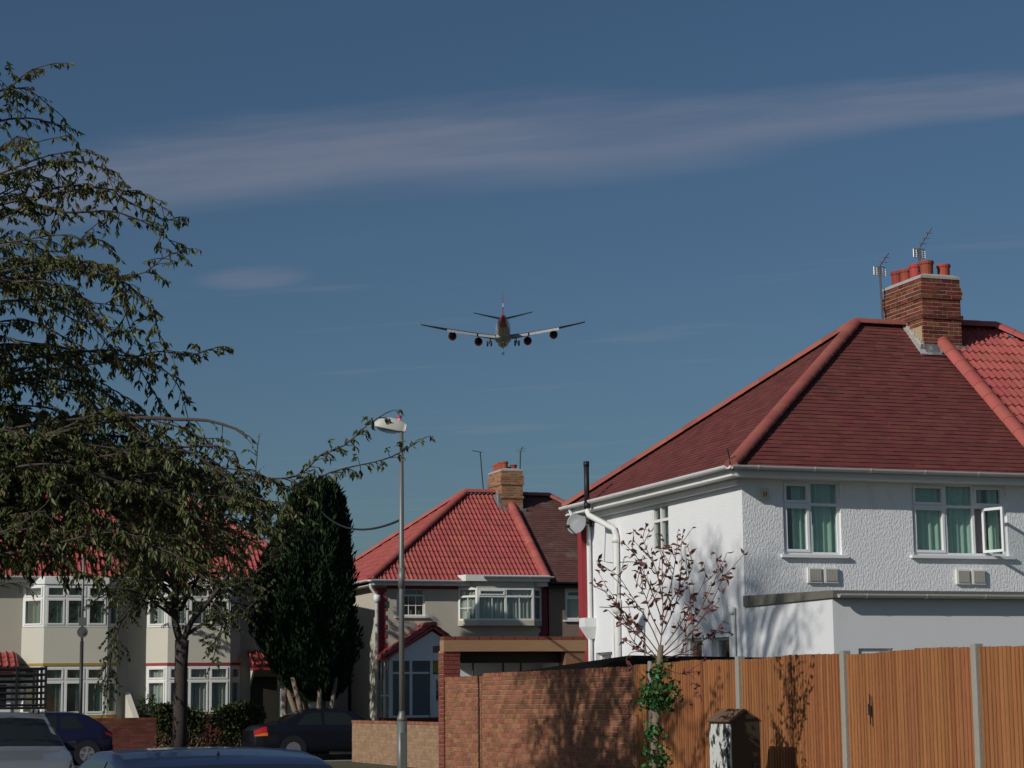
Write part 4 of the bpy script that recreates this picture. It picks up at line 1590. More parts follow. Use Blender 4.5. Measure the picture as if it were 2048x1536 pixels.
PW = thing('garden_pier_wall', 'short white garden wall with brown coping at the foot of the cypress', 'wall', (14.2, 60.6, 0))
mb = MB()
mb.box((14.05, 60.6, .1), (14.25, 60.8, 2.0))
mb.build('pier', 'cream_paint', PW)
mb = MB()
mb.box((14.16, 60.585, .1), (14.21, 60.599, 2.0))
mb.build('stripe', 'red_paint', PW)
mb = MB()
mb.box((14.255, 60.62, .1), (15.1, 60.78, 1.60))
mb.build('panel', 'cream_paint', PW)
mb = MB()
mb.box((14.255, 60.56, 1.603), (15.1, 60.84, 1.75))
mb.build('coping', 'dark_brick', PW)

# ------------------------------------------------------------------ street lamp, sign pole, cable
LX, LU = 9.56, 32.68
LP = thing('street_lamp', 'grey steel street lamp with white head and red cap in the middle', 'street lamp', (LX, LU, .12))
mb = MB()
mb.tube([(LX, LU, .1), (LX, LU, 1.28)], .083, 14)
mb.build('base_column', 'galvanised', LP, smooth=True)
mb = MB()
mb.lathe((LX, LU, 1.28), (0, 0, 1), [(0, .083), (.05, .078), (.12, .052), (.16, .048)], 14)
mb.tube([(LX, LU, 1.40), (LX, LU, 3.55), (LX, LU, 6.0)], [.046, .044, .036], 12)
mb.build('pole', 'galvanised', LP, smooth=True)
mb = MB()
mb.box((LX - .05, LU - .095, .5), (LX + .05, LU - .07, 1.1))
mb.build('service_door', 'galvanised', LP)
mb = MB()
mb.tube([(LX, LU, 3.42), (LX, LU, 3.75)], .056, 12)
mb.build('pole_band', 'galvanised', LP, smooth=True)
hd = Vector((-.93, .30, .20)).normalized()      # the head leans out to the left and up
hsd = Vector((.30, .93, 0)).normalized()
hup = hsd.cross(hd) * -1
if hup.z < 0:
    hup = -hup
hb = Vector((LX + .07, LU, 6.0))
rings = []
for t, hw, top, bot in ((0, .045, .12, 0), (.05, .07, .16, -.012), (.15, .085, .185, -.02), (.28, .10, .19, -.02), (.40, .10, .165, -.015), (.48, .08, .12, -.01), (.53, .04, .06, -.005), (.545, .01, .02, 0)):
    c = hb + hd * t
    ring = []
    for j in range(13):
        an = math.pi * j / 12
        ring.append(c + hsd * (math.cos(an) * hw) + hup * (max(0, math.sin(an)) ** .8 * top))
    ring += [c - hsd * hw + hup * bot, c + hsd * hw + hup * bot]
    rings.append(ring)
mb = MB()
k = len(rings[0])
mb.add([p for r in rings for p in r], [(i * k + j, i * k + (j + 1) % k, (i + 1) * k + (j + 1) % k, (i + 1) * k + j) for i in range(len(rings) - 1) for j in range(k)] + [tuple(range(k))])
hdob = mb.build('lamp_head', 'lamp_shell', LP, smooth=True)
mb = MB()
c = hb + hd * .29 - hup * .015
pr_ = [(math.cos(an) * .19, -math.sin(an) * .062) for an in [math.pi * j / 10 for j in range(11)]]
V, F = [], []
for i, (x, z) in enumerate(pr_):
    for j in range(9):
        an = math.pi * j / 8
        r = .085 * math.sqrt(max(0, 1 - (x / .2) ** 2))
        V.append(c + hd * x + hsd * (math.cos(an) * r) - hup * (math.sin(an) * -z * 1.0))
for i in range(10):
    for j in range(8):
        F.append((i * 9 + j, i * 9 + j + 1, (i + 1) * 9 + j + 1, (i + 1) * 9 + j))
mb.add(V, F)
mb.build('lamp_bowl', 'porch_glass', hdob, smooth=True)
mb = MB()
cc = hb + hd * .13 + hup * .17
mb.lathe(cc, (0, 0, 1), [(0, .03), (.03, .03)], 12)
mb.build('sensor_base', 'lamp_shell', hdob, smooth=False)
mb = MB()
mb.lathe(cc, (0, 0, 1), [(.03, .034), (.075, .034), (.085, .025)], 12)
mb.build('sensor_cap', 'red_plastic', hdob, smooth=False)

sp_ = at(161, 1420, 57.0)
SP = thing('sign_pole', 'slim grey pole with small round sign plate in front of the yellow banded bay', 'sign', (sp_.x, sp_.y, .12))
mb = MB()
mb.tube([(sp_.x, sp_.y, .1), (sp_.x, sp_.y, 3.3)], .05, 10)
mb.build('pole', 'dark_metal', SP, smooth=True)
mb = MB()
mb.tube([(sp_.x, sp_.y, 3.3), (sp_.x, sp_.y, 5.9)], .036, 10)
mb.build('upper_pole', 'galvanised', SP, smooth=True)
mb = MB()
mb.lathe((sp_.x, sp_.y - .06, 3.55), (.1, -1, 0), [(0, .15), (.015, .15)], 20)
mb.lathe((sp_.x, sp_.y - .08, 3.55), (.1, -1, 0), [(0, .06), (.012, .06)], 16)
mb.build('sign_plate', 'galvanised', SP)
mb = MB()
mb.box((sp_.x - .10, sp_.y - .07, 3.72), (sp_.x + .10, sp_.y - .055, 3.95))
mb.build('upper_plate', 'galvanised', SP)

ca0 = Vector((LX, LU, 4.55))
ca1 = at(640, 1020, 60.5)
mb = MB()
mb.tube([ca0 + (ca1 - ca0) * t + Vector((0, 0, -.34 * 4 * t * (1 - t))) for t in [i / 24 for i in range(25)]], .022, 5)
tag(mb.build('cable', 'black_plastic', origin=tuple(ca0)), 'dark sagging cable strung from the lamp post towards the cypress', 'cable')

# ------------------------------------------------------------------ vegetation
def unit(a):
    return a / np.maximum(np.linalg.norm(a, axis=-1, keepdims=True), 1e-9)


def leaf_mesh(name, P, D, L, Wd, mname, parent, origin, kind='stuff', fold=.25, curl=.25):
    """many folded leaves joined into one part; P in street coordinates"""
    n = len(P)
    D = unit(D)
    R = rng.normal(size=(n, 3))
    Sd = unit(np.cross(D, R))
    Nn = np.cross(Sd, D)
    L = L[:, None]
    Wd = Wd[:, None]
    o = np.array(origin)
    base = P - o
    tip = base + D * L - Nn * L * curl * rng.uniform(.3, 1, (n, 1))
    mid = base + D * L * .45
    l_ = mid + Sd * Wd * .5 + Nn * Wd * fold
    r_ = mid - Sd * Wd * .5 + Nn * Wd * fold
    V = np.stack([base, r_, tip, l_], 1).reshape(-1, 3)
    me = bpy.data.meshes.new(name)
    me.vertices.add(4 * n)
    me.vertices.foreach_set('co', V.astype(np.float32).ravel())
    idx = np.arange(n)[:, None] * 4
    F = np.concatenate([idx + np.array([0, 1, 2]), idx + np.array([0, 2, 3])], 1).ravel()
    me.loops.add(6 * n)
    me.loops.foreach_set('vertex_index', F.astype(np.int32))
    me.polygons.add(2 * n)
    me.polygons.foreach_set('loop_start', np.arange(0, 6 * n, 3).astype(np.int32))
    me.polygons.foreach_set('loop_total', np.full(2 * n, 3, np.int32))
    me.materials.append(M[mname])
    me.update()
    me.validate()
    ob = bpy.data.objects.new(name, me)
    COL.objects.link(ob)
    ob.parent = parent
    if kind:
        ob['kind'] = kind
    ORIG[ob.name] = tuple(origin)
    return ob


def one_leaf(name, L, Wd, mname, fold=.25, curl=.2):
    me = bpy.data.meshes.new(name)
    V = [(0, 0, 0), (L * .3, Wd * .42, Wd * fold), (L * .65, Wd * .4, Wd * fold - L * curl * .3), (L, 0, -L * curl), (L * .65, -Wd * .4, Wd * fold - L * curl * .3), (L * .3, -Wd * .42, Wd * fold), (L * .5, 0, -L * curl * .15)]
    me.from_pydata(V, [], [(0, 6, 1), (1, 6, 2), (2, 6, 3), (0, 5, 6), (5, 4, 6), (4, 3, 6)])
    me.materials.append(M[mname])
    return me


class Tree:
    def __init__(s):
        s.limbs, s.twigs, s.lp, s.ld = MB(), MB(), [], []

    def smooth(s, pts, step=.12):
        pts = [Vector(p) for p in pts]
        out = []
        for i in range(len(pts) - 1):
            p0, p1, p2, p3 = pts[max(0, i - 1)], pts[i], pts[i + 1], pts[min(len(pts) - 1, i + 2)]
            n = max(2, int((p2 - p1).length / step))
            for k in range(n):
                t = k / n
                out.append(.5 * ((2 * p1) + (p2 - p0) * t + (2 * p0 - 5 * p1 + 4 * p2 - p3) * t * t + (3 * p1 - p0 - 3 * p2 + p3) * t ** 3))
        out.append(pts[-1])
        return out

    def twig(s, p, d, L, r=.006, droop=.10, step=.06, per=1.3, wander=.22, geo=True, fr0=0.15):
        p = Vector(p)
        d = Vector(d).normalized()
        pts = [p.copy()]
        n = max(2, int(L / step))
        for i in range(n):
            d = (d + Vector((random.gauss(0, wander), random.gauss(0, wander), random.gauss(0, wander) * .7)) * .5 + Vector((0, 0, -droop))).normalized()
            p = p + d * step
            pts.append(p.copy())
            if i / n >= fr0:
                k = int(per) + (random.random() < per - int(per))
                for _ in range(k):
                    s.lp.append(tuple(p + d * random.uniform(-.03, .03)))
                    a = random.uniform(0, 6.283)
                    q = Vector((math.cos(a), math.sin(a), 0)) * random.uniform(.25, .8) + d * .35 + Vector((0, 0, -random.uniform(.35, 1.1)))
                    s.ld.append(tuple(q))
        if geo:
            s.twigs.tube(pts, [r * (1 - .6 * i / n) for i in range(n + 1)], 4, cap=False)
        return pts

    def limb(s, pts, r0, r1, every=.11, tl=(.25, .6), droop=.10, per=1.3, bare=.0, up=0.1, step=.06, tip=True, sides=6):
        pts = s.smooth(pts)
        n = len(pts)
        s.limbs.tube(pts, [r0 + (r1 - r0) * (i / (n - 1)) ** .8 for i in range(n)], sides, cap=False)
        acc = 0
        tot = sum((pts[i + 1] - pts[i]).length for i in range(n - 1))
        run = 0
        for i in range(n - 1):
            v = pts[i + 1] - pts[i]
            run += v.length
            acc += v.length
            while acc > every:
                acc -= every
                f = run / tot
                if f < bare:
                    continue
                a = random.uniform(0, 6.283)
                q = v.normalized() * .7 + Vector((math.cos(a) * .8, math.sin(a) * .8, random.uniform(-.5, .5) + up))
                s.twig(pts[i], q, random.uniform(*tl) * (1.1 - .55 * f), droop=droop, per=per, step=step)
        if tip:
            s.twig(pts[-1], pts[-1] - pts[-2], tl[1] * .5, droop=droop * .6, per=per + .4, step=step)
        return pts


# --- big cherry-like tree whose boughs come in from the left
CB = (0.45, 24.3, 0.11)
CT_ = thing('cherry_tree', 'large drooping cherry tree whose leafy boughs reach in from the left edge', 'tree', CB)
T = Tree()
trunk = [Vector((CB[0], CB[1], -.05)), Vector((CB[0] + .02, CB[1], 1.4)), Vector((CB[0] - .05, CB[1] + .05, 2.6)), Vector((CB[0], CB[1] + .1, 3.6)), Vector((CB[0] + .05, CB[1], 5.2)), Vector((CB[0] - .05, CB[1], 7.0)), Vector((CB[0], CB[1], 9.2)), Vector((CB[0] + .05, CB[1] + .1, 12.0))]
tb = MB()
tb.tube(trunk, [.26, .21, .20, .17, .13, .10, .06, .02], 12)
tb.build('trunk', 'bark', CT_, smooth=True)


def lead(z):
    z = max(2.4, min(9.0, z))
    return Vector((CB[0], CB[1], z))


def traced(px, y0, y1, **k):
    n = len(px)
    pts = [at(px[i][0], px[i][1], y0 + (y1 - y0) * i / (n - 1)) for i in range(n)]
    s = lead(pts[0].z - .9)
    m_ = (s + pts[0]) / 2 + Vector((0, 0, .22))
    return T.limb([s, m_] + pts, k.pop('r0', .032), k.pop('r1', .005), **k)


edge = dict(every=.050, tl=(.12, .46), per=5.2, bare=.08, droop=.12)
inn = dict(every=.050, tl=(.22, .68), per=4.8, bare=.12, droop=.11)
traced([(-40, 200), (0, 182), (20, 175), (44, 153), (68, 138), (106, 127)], 23, 22.6, **edge)
traced([(-30, 215), (20, 180), (51, 178), (75, 192), (112, 222)], 23, 23.4, **edge)
traced([(-60, 265), (0, 242), (34, 237), (68, 237), (112, 250), (142, 270)], 23, 23.8, **edge)
traced([(-40, 375), (0, 348), (44, 330), (100, 310), (170, 303), (196, 314)], 22.6, 22.2, **edge)
traced([(30, 345), (100, 324), (152, 324), (203, 337), (223, 368)], 22.6, 22.0, **edge)
traced([(-60, 470), (0, 435), (61, 408), (105, 378), (152, 371), (190, 375), (230, 381), (284, 388), (338, 424)], 22.8, 22.3, **edge)
traced([(190, 375), (240, 395), (290, 420), (330, 440), (350, 436)], 22.5, 22.9, **edge)
traced([(-80, 450), (0, 429), (68, 412), (135, 425), (217, 422), (257, 432), (305, 452), (338, 480), (357, 500)], 23.4, 23.9, **edge)
traced([(-60, 525), (0, 517), (68, 517), (135, 520), (190, 530), (237, 554), (281, 595)], 22.2, 21.6, **edge)
traced([(190, 530), (237, 554), (291, 544), (325, 517), (362, 500)], 22.4, 22.0, **edge)
traced([(120, 520), (219, 560), (242, 602), (260, 654), (282, 700)], 23, 23.5, **edge)
traced([(150, 520), (242, 560), (295, 609), (313, 647), (321, 685), (342, 711)], 22.5, 22.2, **edge)
traced([(60, 690), (151, 700), (245, 711), (302, 726), (340, 749), (362, 783), (372, 820)], 23, 23.3, **edge)
traced([(240, 720), (317, 703), (378, 711), (415, 700), (438, 694)], 22.7, 22.3, **edge)
traced([(200, 700), (264, 719), (295, 764), (317, 802), (321, 836)], 22.9, 23.4, **edge)
traced([(60, 880), (189, 847), (287, 836), (359, 839), (415, 841), (472, 858), (493, 875)], 22.4, 21.8, r0=.06, r1=.014, every=.16, tl=(.12, .4), per=1.3, bare=.4, droop=.14)
traced([(240, 830), (317, 843), (378, 862), (427, 892), (472, 930), (529, 956), (597, 987)], 23, 22.6, **edge)
traced([(427, 892), (480, 945), (540, 957), (589, 953), (619, 934), (640, 911), (690, 890), (735, 850), (774, 825)], 22.8, 22.3, every=.042, tl=(.08, .22), per=4.2, bare=.12, droop=.12, r1=.006)
traced([(500, 960), (560, 975), (600, 975), (660, 945), (720, 930), (780, 915), (842, 880)], 22.7, 22.9, every=.042, tl=(.08, .22), per=4.2, bare=.12, droop=.12, r1=.006)
traced([(440, 935), (500, 965), (512, 935), (515, 893)], 22.3, 22.2, every=.1, tl=(.06, .14), per=1.6, bare=.7, droop=.08)
traced([(330, 900), (420, 930), (490, 985), (560, 1010), (610, 1035)], 22.2, 21.9, **edge)
traced([(-60, 1090), (0, 1066), (49, 1043), (91, 1009)], 21.5, 21.0, every=.2, tl=(.1, .3), per=1.2, bare=.2)
traced([(-60, 1190), (0, 1170), (35, 1165), (60, 1185)], 21.6, 21.4, every=.1, tl=(.1, .3), per=1.6, bare=.4, droop=.2)
random.seed(21)
inner = [[(-80, 620), (60, 600), (150, 640), (230, 660)], [(-80, 700), (60, 690), (160, 740), (260, 800)], [(-80, 760), (60, 770), (180, 800), (280, 870)],
         [(-80, 850), (100, 880), (250, 900), (360, 930)], [(-80, 980), (80, 960), (230, 970), (380, 1010)], [(-60, 560), (60, 570), (150, 600), (230, 610)],
         [(-80, 660), (40, 640), (120, 670), (180, 720)], [(-60, 930), (60, 920), (200, 930), (330, 985)], [(-60, 830), (40, 820), (120, 850), (200, 900)],
         [(-80, 1040), (60, 1010), (180, 1010), (300, 1050)], [(-60, 500), (50, 480), (120, 470), (200, 490)], [(-60, 420), (30, 380), (90, 360), (130, 390)],
         [(-60, 590), (20, 560), (70, 560), (130, 580)], [(0, 900), (120, 840), (220, 830), (330, 880)], [(100, 960), (260, 950), (380, 980), (470, 1020)],
         [(-60, 780), (30, 740), (90, 740), (150, 770)], [(-60, 880), (20, 870), (70, 900), (120, 950)], [(-60, 350), (0, 300), (50, 290), (90, 280)],
         [(180, 900), (300, 920), (400, 965), (500, 1000)], [(60, 930), (180, 945), (300, 990), (420, 1050)], [(-60, 1080), (40, 1055), (120, 1085), (190, 1120)], [(60, 1030), (170, 1040), (260, 1075), (330, 1115)], [(-60, 1120), (20, 1090), (90, 1095), (140, 1130)], [(100, 1060), (200, 1070), (280, 1100), (340, 1140)], [(40, 990), (150, 1020), (240, 1060), (330, 1100)], [(150, 960), (280, 1000), (400, 1040), (500, 1080)], [(250, 940), (350, 980), (450, 1030), (540, 1060)], [(-40, 880), (60, 930), (130, 990), (180, 1050)], [(200, 870), (300, 890), (380, 930), (440, 980)], [(300, 930), (400, 940), (480, 970), (560, 1030)], [(-60, 970), (30, 990), (90, 1040), (140, 1070)]]
for k, L_i in enumerate(inner):
    yy = random.uniform(21.6, 25.8)
    den = dict(inn) if L_i[1][1] > 800 else {**inn, 'every': .07, 'per': 3.8}
    traced(L_i, yy, yy + random.uniform(-.8, .8), **den)
    q = [(x + random.uniform(-40, 50), y + random.uniform(-35, 45)) for x, y in L_i]
    yy = random.uniform(21.4, 26)
    traced(q, yy, yy + random.uniform(-.8, .8), **den)
n_vis = len(T.lp)
# the top of the crown, above and left of the picture: it shades the white house's side wall
for k in range(230):
    e = Vector((random.uniform(.0, 1.8), random.uniform(22.3, 27.8), random.uniform(9.3, 12.0)))
    if random.random() < .35:
        e.z += .4
    if (e.x * CT - e.y * ST) / max(1, e.x * ST + e.y * CT) > -.258:
        continue
    s = Vector((CB[0], CB[1] + .4 * (e.y - CB[1]), min(11, e.z - .8)))
    T.limb([s, (s + e) / 2 + Vector((0, 0, .2)), e], .022, .006, every=.10, tl=(.2, .5), per=2.4, bare=.55, step=.08)
# the rest of the crown, outside the picture
for k in range(64):
    a = random.uniform(0, 6.283)
    z0 = random.uniform(2.6, 8.8)
    rad = (3.6 if z0 < 6 else 3.6 - (z0 - 6) * .6) * random.uniform(.7, 1.05)
    e = Vector((CB[0] + math.cos(a) * rad, CB[1] + math.sin(a) * rad, z0 + random.uniform(.4, 1.5)))
    if (e.x * CT - e.y * ST) / max(1, e.x * ST + e.y * CT) > -.262:
        continue
    s = lead(z0 - .5)
    T.limb([s, (s + e) / 2 + Vector((0, 0, .5)), e, e + (e - s) * .18 - Vector((0, 0, .45))], .04, .008, every=.10, tl=(.3, .8), per=2.0, bare=.15, step=.08)
T.limbs.build('limb', 'bark', CT_, smooth=True, kind='stuff')
T.twigs.build('twig', 'twig', CT_, kind='stuff')
P = np.array(T.lp)
Dn = np.array(T.ld)
n = len(P)
Ls = .035 + .085 * rng.uniform(0, 1, n) ** 1.3
# the leaves that stand out along the edges of the crown are parts of their own
dist = np.hypot(P[:, 0] * CT - P[:, 1] * ST, P[:, 0] * ST + P[:, 1] * CT)
ratio = (P[:, 0] * CT - P[:, 1] * ST) / (P[:, 0] * ST + P[:, 1] * CT)
order = np.argsort(dist - 40 * np.clip(ratio, -.245, -.10))[:]
vis = [i for i in order if ratio[i] > -.243][:290]
lm = [one_leaf('leaf', L, L * .34, 'cherry_leaf_piece') for L in (.06, .08, .105)]
for i in vis:
    d = Vector(Dn[i]).normalized()
    sd_ = d.cross(Vector(rng.normal(size=3))).normalized()
    inst('leaf', lm[i % 3], CT_, P[i], basis(d, sd_, d.cross(sd_)))
keep = np.ones(n, bool)
keep[vis] = False
leaf_mesh('foliage', P[keep], Dn[keep], Ls[keep], Ls[keep] * rng.uniform(.28, .42, keep.sum()), 'cherry_leaf', CT_, CB)
sel = rng.choice(np.where(ratio > -.26)[0], 55, replace=False)
bb = MB()
for i in sel:
    bb.lathe(P[i] + rng.normal(0, .02, 3), (0, 0, 1), [(-.02, .006), (0, .02), (.02, .006)], 6)
bb.build('red_berries', 'red_berry', CT_, kind='stuff')
N_CHERRY = n

# --- street tree before the left pair
random.seed(5)
SB = at(359, 1500, 59.0)
STT = thing('street_tree', 'street tree with bare grey trunk and spreading crown before the left pair of houses', 'tree', (SB.x, SB.y, .11))
T = Tree()


def sp2(px, y0=58.6, y1=58.6):
    n = len(px)
    return [at(x, y, y0 + (y1 - y0) * i / (n - 1)) for i, (x, y) in enumerate(px)]


tb = MB()
tp = sp2([(359, 1512), (360, 1440), (362, 1340), (364, 1280)])
tp[0].z = -.02
tb.tube(tp, [.23, .195, .18, .20], 12)
tb.build('trunk', 'dark_bark', STT, smooth=True)
forks = [([(363, 1290), (350, 1240), (352, 1180), (340, 1090), (325, 1000), (315, 930)], 58.6, 58.2, .13),
         ([(366, 1285), (385, 1240), (420, 1200), (470, 1130), (510, 1060), (530, 990)], 58.6, 57.4, .10),
         ([(355, 1240), (320, 1190), (270, 1140), (225, 1080), (200, 1030)], 58.4, 57.0, .08),
         ([(352, 1170), (380, 1090), (405, 1010), (420, 940)], 58.4, 59.6, .08),
         ([(360, 1220), (400, 1150), (440, 1080), (450, 1000)], 58.6, 60.2, .07),
         ([(350, 1200), (300, 1130), (270, 1040), (250, 960)], 58.5, 59.9, .07),
         ([(355, 1240), (300, 1205), (250, 1230), (225, 1300), (212, 1395)], 58.3, 57.0, .05),
         ([(372, 1270), (430, 1235), (490, 1220), (530, 1180)], 58.6, 57.6, .06),
         ([(350, 1210), (290, 1190), (240, 1180), (190, 1200)], 58.4, 56.8, .05),
         ([(420, 1200), (445, 1225), (440, 1270), (425, 1320)], 58.2, 57.4, .03),
         ([(350, 1100), (290, 1060), (230, 1000), (190, 960)], 58.3, 57.6, .06),
         ([(400, 1150), (470, 1170), (530, 1130), (570, 1080)], 58.2, 57.2, .05)]
lk = dict(every=.06, tl=(.4, 1.0), per=4.2, bare=.18, droop=.09, step=.11)
for px, y0, y1, r in forks:
    T.limb(sp2(px, y0, y1), r, .012, **lk)
for k in range(34):
    x1, y1 = random.uniform(200, 560), random.uniform(900, 1230)
    if ((x1 - 372) / 190) ** 2 + ((y1 - 1090) / 200) ** 2 > 1:
        continue
    yy = random.uniform(56.6, 60.6)
    T.limb(sp2([(355, 1180), ((x1 + 355) / 2, (y1 + 1150) / 2 - 20), (x1, y1)], 58.5, yy), .04, .01, **{**lk, 'bare': .35})
T.limbs.build('limb', 'dark_bark', STT, smooth=True, kind='stuff')
T.twigs.build('twig', 'twig', STT, kind='stuff')
P, Dn = np.array(T.lp), np.array(T.ld)
Ls = rng.uniform(.08, .15, len(P))
leaf_mesh('foliage', P, Dn, Ls, Ls * rng.uniform(.35, .5, len(P)), 'street_leaf', STT, (SB.x, SB.y, .11))
N_STREET = len(P)

# --- cypress
CYY = 60.6
cb = at(632, 1440, CYY)
CY = thing('cypress_tree', 'tall dense dark cypress with fanned bare stems between the houses', 'tree', (cb.x, cb.y, .1))
prof = [(966, 614, 654), (974, 603, 666), (985, 592, 677), (1010, 577, 685), (1050, 554, 691), (1100, 536, 699), (1150, 522, 705), (1200, 512, 711), (1260, 514, 714), (1310, 526, 711), (1350, 548, 700), (1380, 574, 690), (1398, 600, 665)]
ring_z, ring_l, ring_r = [], [], []
for y, l, r in prof:
    a, b = at(l, y, CYY), at(r, y, CYY)
    ring_z.append(a.z)
    ring_l.append(a)
    ring_r.append(b)
ring_z = np.array(ring_z)
cxs = np.array([((a + b) / 2).x for a, b in zip(ring_l, ring_r)])
cys = np.array([((a + b) / 2).y for a, b in zip(ring_l, ring_r)])
rad = np.array([(a - b).length / 2 for a, b in zip(ring_l, ring_r)])
n = 36000
zz = rng.uniform(ring_z[-1] - .1, ring_z[0] + .02, n)
rr = np.interp(-zz, -ring_z, rad)
keep = rng.uniform(0, 1, n) < (.25 + rr / rad.max())
zz, rr = zz[keep], rr[keep]
an = rng.uniform(0, 2 * np.pi, len(zz))
lump = 1 + .10 * np.sin(an * 5 + zz * 1.3) + .07 * np.sin(an * 9 - zz * 2.1) + .05 * np.sin(an * 17 + zz * 3)
fr_ = np.sqrt(rng.uniform(.62, 1.02, len(zz))) * lump * .97
P = np.stack([np.interp(-zz, -ring_z, cxs) + np.cos(an) * rr * fr_, np.interp(-zz, -ring_z, cys) + np.sin(an) * rr * fr_ * .8, zz], 1)
Dn = np.stack([np.cos(an) * .35, np.sin(an) * .35, np.ones(len(zz))], 1) + rng.normal(0, .22, (len(zz), 3))
Ls = rng.uniform(.10, .26, len(zz))
leaf_mesh('foliage', P, Dn, Ls, Ls * .3, 'cypress_leaf', CY, (cb.x, cb.y, .1), fold=.15, curl=.1)
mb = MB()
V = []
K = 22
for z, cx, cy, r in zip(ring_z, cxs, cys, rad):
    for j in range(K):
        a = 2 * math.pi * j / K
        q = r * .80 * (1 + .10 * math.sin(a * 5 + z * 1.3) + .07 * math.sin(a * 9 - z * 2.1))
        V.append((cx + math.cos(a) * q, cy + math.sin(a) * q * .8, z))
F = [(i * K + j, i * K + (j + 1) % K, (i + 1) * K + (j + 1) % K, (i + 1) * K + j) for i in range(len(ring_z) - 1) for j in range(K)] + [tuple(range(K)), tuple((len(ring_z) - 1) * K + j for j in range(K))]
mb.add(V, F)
mb.build('shade_core', 'cypress_core', CY, smooth=True)  # solid core, leaf colour darkened for the shade inside the crown
for x0, x1, dy in ((620, 566, 0), (624, 585, -.4), (630, 600, .3), (637, 640, -.3), (642, 650, .2), (650, 672, -.2)):
    a, b = at(x0, 1475, CYY + dy), at(x1, 1355, CYY + dy * 2)
    a.z = .0
    tb = MB()
    tb.tube([a, (a * .6 + b * .4) + Vector((0, 0, .1)), b], [.11, .085, .06], 8)
    tb.build('trunk', 'pale_bark', CY, smooth=True)


def bush(name, label, cat, w0, w1, u0, u1, z0, z1, n, mname, L=(.06, .12), dry=None, kind=None, group=None):
    t = thing(name, label, cat, ((w0 + w1) / 2, (u0 + u1) / 2, .1), group)
    o = ((w0 + w1) / 2, (u0 + u1) / 2, .1)
    q = rng.uniform(-1, 1, (n, 3))
    q = np.sign(q) * np.abs(q) ** .6
    P = np.stack([(w0 + w1) / 2 + q[:, 0] * (w1 - w0) / 2, (u0 + u1) / 2 + q[:, 1] * (u1 - u0) / 2, (z0 + z1) / 2 + q[:, 2] * (z1 - z0) / 2], 1)
    P[:, 2] += .12 * np.sin(P[:, 0] * 3.1) * (P[:, 2] > z0 + .3) + rng.normal(0, .05, n)
    P[:, 2] = np.maximum(P[:, 2], .1)
    Dn = rng.normal(0, 1, (n, 3)) + np.array([0, -.4, .5])
    Ls = rng.uniform(*L, n)
    if dry is not None:
        lo = P[:, 2] < dry + .15 * np.sin(P[:, 0] * 5)
        leaf_mesh('dry_foliage', P[lo], Dn[lo], Ls[lo] * 1.3, Ls[lo] * .3, 'dry_leaf', t, o)
        P, Dn, Ls = P[~lo], Dn[~lo], Ls[~lo]
    leaf_mesh('foliage', P, Dn, Ls, Ls * .55, mname, t, o)
    mb = MB()
    for k in range(14):
        x, y = random.uniform(w0, w1), random.uniform(u0, u1)
        mb.tube([(x, y, .05), (x + random.uniform(-.1, .1), y, (z0 + z1) / 2), (x + random.uniform(-.2, .2), y + random.uniform(-.1, .1), z1)], [.015, .01, .005], 5, cap=False)
    mb.build('stem', 'twig', t, kind='stuff')
    return t


bush('hedge', 'scruffy green and brown hedge behind the street tree trunk', 'hedge', 10.2, 13.3, 59.5, 60.5, .1, 1.42, 13000, 'hedge_leaf', L=(.08, .15), dry=.62)
bush('porch_shrub', 'dark green shrub before the glazed porch of the cream house', 'shrub', 19.4, 20.9, 60.4, 61.2, .1, 1.9, 2600, 'cypress_leaf', L=(.08, .15))
bush('climbing_shrub', 'small yellow green shrub beside the red trimmed bay', 'shrub', 10.05, 10.45, 61.2, 61.9, .1, 1.75, 500, 'hedge_leaf', L=(.07, .13))

# --- young street tree with ivy, in front of the fence
random.seed(3)
YY = 22.85
YB = at(1309, 1536, YY)
YT = thing('young_tree', 'young pavement tree with few russet leaves and ivy round its stem', 'tree', (YB.x, YB.y, .1))
T = Tree()
mb = MB()
tp = sp2([(1306, 1640), (1308, 1536), (1312, 1430), (1318, 1335), (1322, 1290)], YY, YY)
tp[0].z = .05
mb.tube(tp, [.055, .05, .045, .04, .032], 8)
mb.build('trunk', 'pale_bark', YT, smooth=True)
br = [[(1320, 1300), (1326, 1230), (1324, 1150), (1328, 1085)], [(1322, 1300), (1300, 1250), (1262, 1190), (1235, 1150), (1214, 1140)], [(1320, 1310), (1290, 1270), (1240, 1215), (1192, 1165)],
      [(1324, 1240), (1306, 1190), (1285, 1140), (1262, 1090)], [(1325, 1230), (1342, 1170), (1352, 1110), (1356, 1062)], [(1324, 1270), (1350, 1210), (1362, 1150), (1362, 1095)],
      [(1322, 1310), (1360, 1270), (1400, 1220), (1436, 1145), (1442, 1130)], [(1322, 1315), (1370, 1280), (1420, 1210), (1449, 1150), (1452, 1175)], [(1321, 1320), (1380, 1300), (1420, 1270), (1446, 1265)],
      [(1320, 1330), (1350, 1345), (1385, 1352), (1396, 1372)], [(1319, 1320), (1285, 1300), (1262, 1275), (1250, 1240)], [(1318, 1320), (1290, 1305), (1262, 1305), (1252, 1320)],
      [(1325, 1200), (1312, 1140), (1296, 1105), (1283, 1070)], [(1330, 1290), (1366, 1240), (1400, 1180), (1412, 1150)], [(1322, 1270), (1300, 1225), (1290, 1190), (1270, 1160)],
      [(1325, 1250), (1344, 1200), (1378, 1150), (1388, 1120)], [(1318, 1320), (1260, 1250), (1225, 1190), (1208, 1170)]]
ends = []
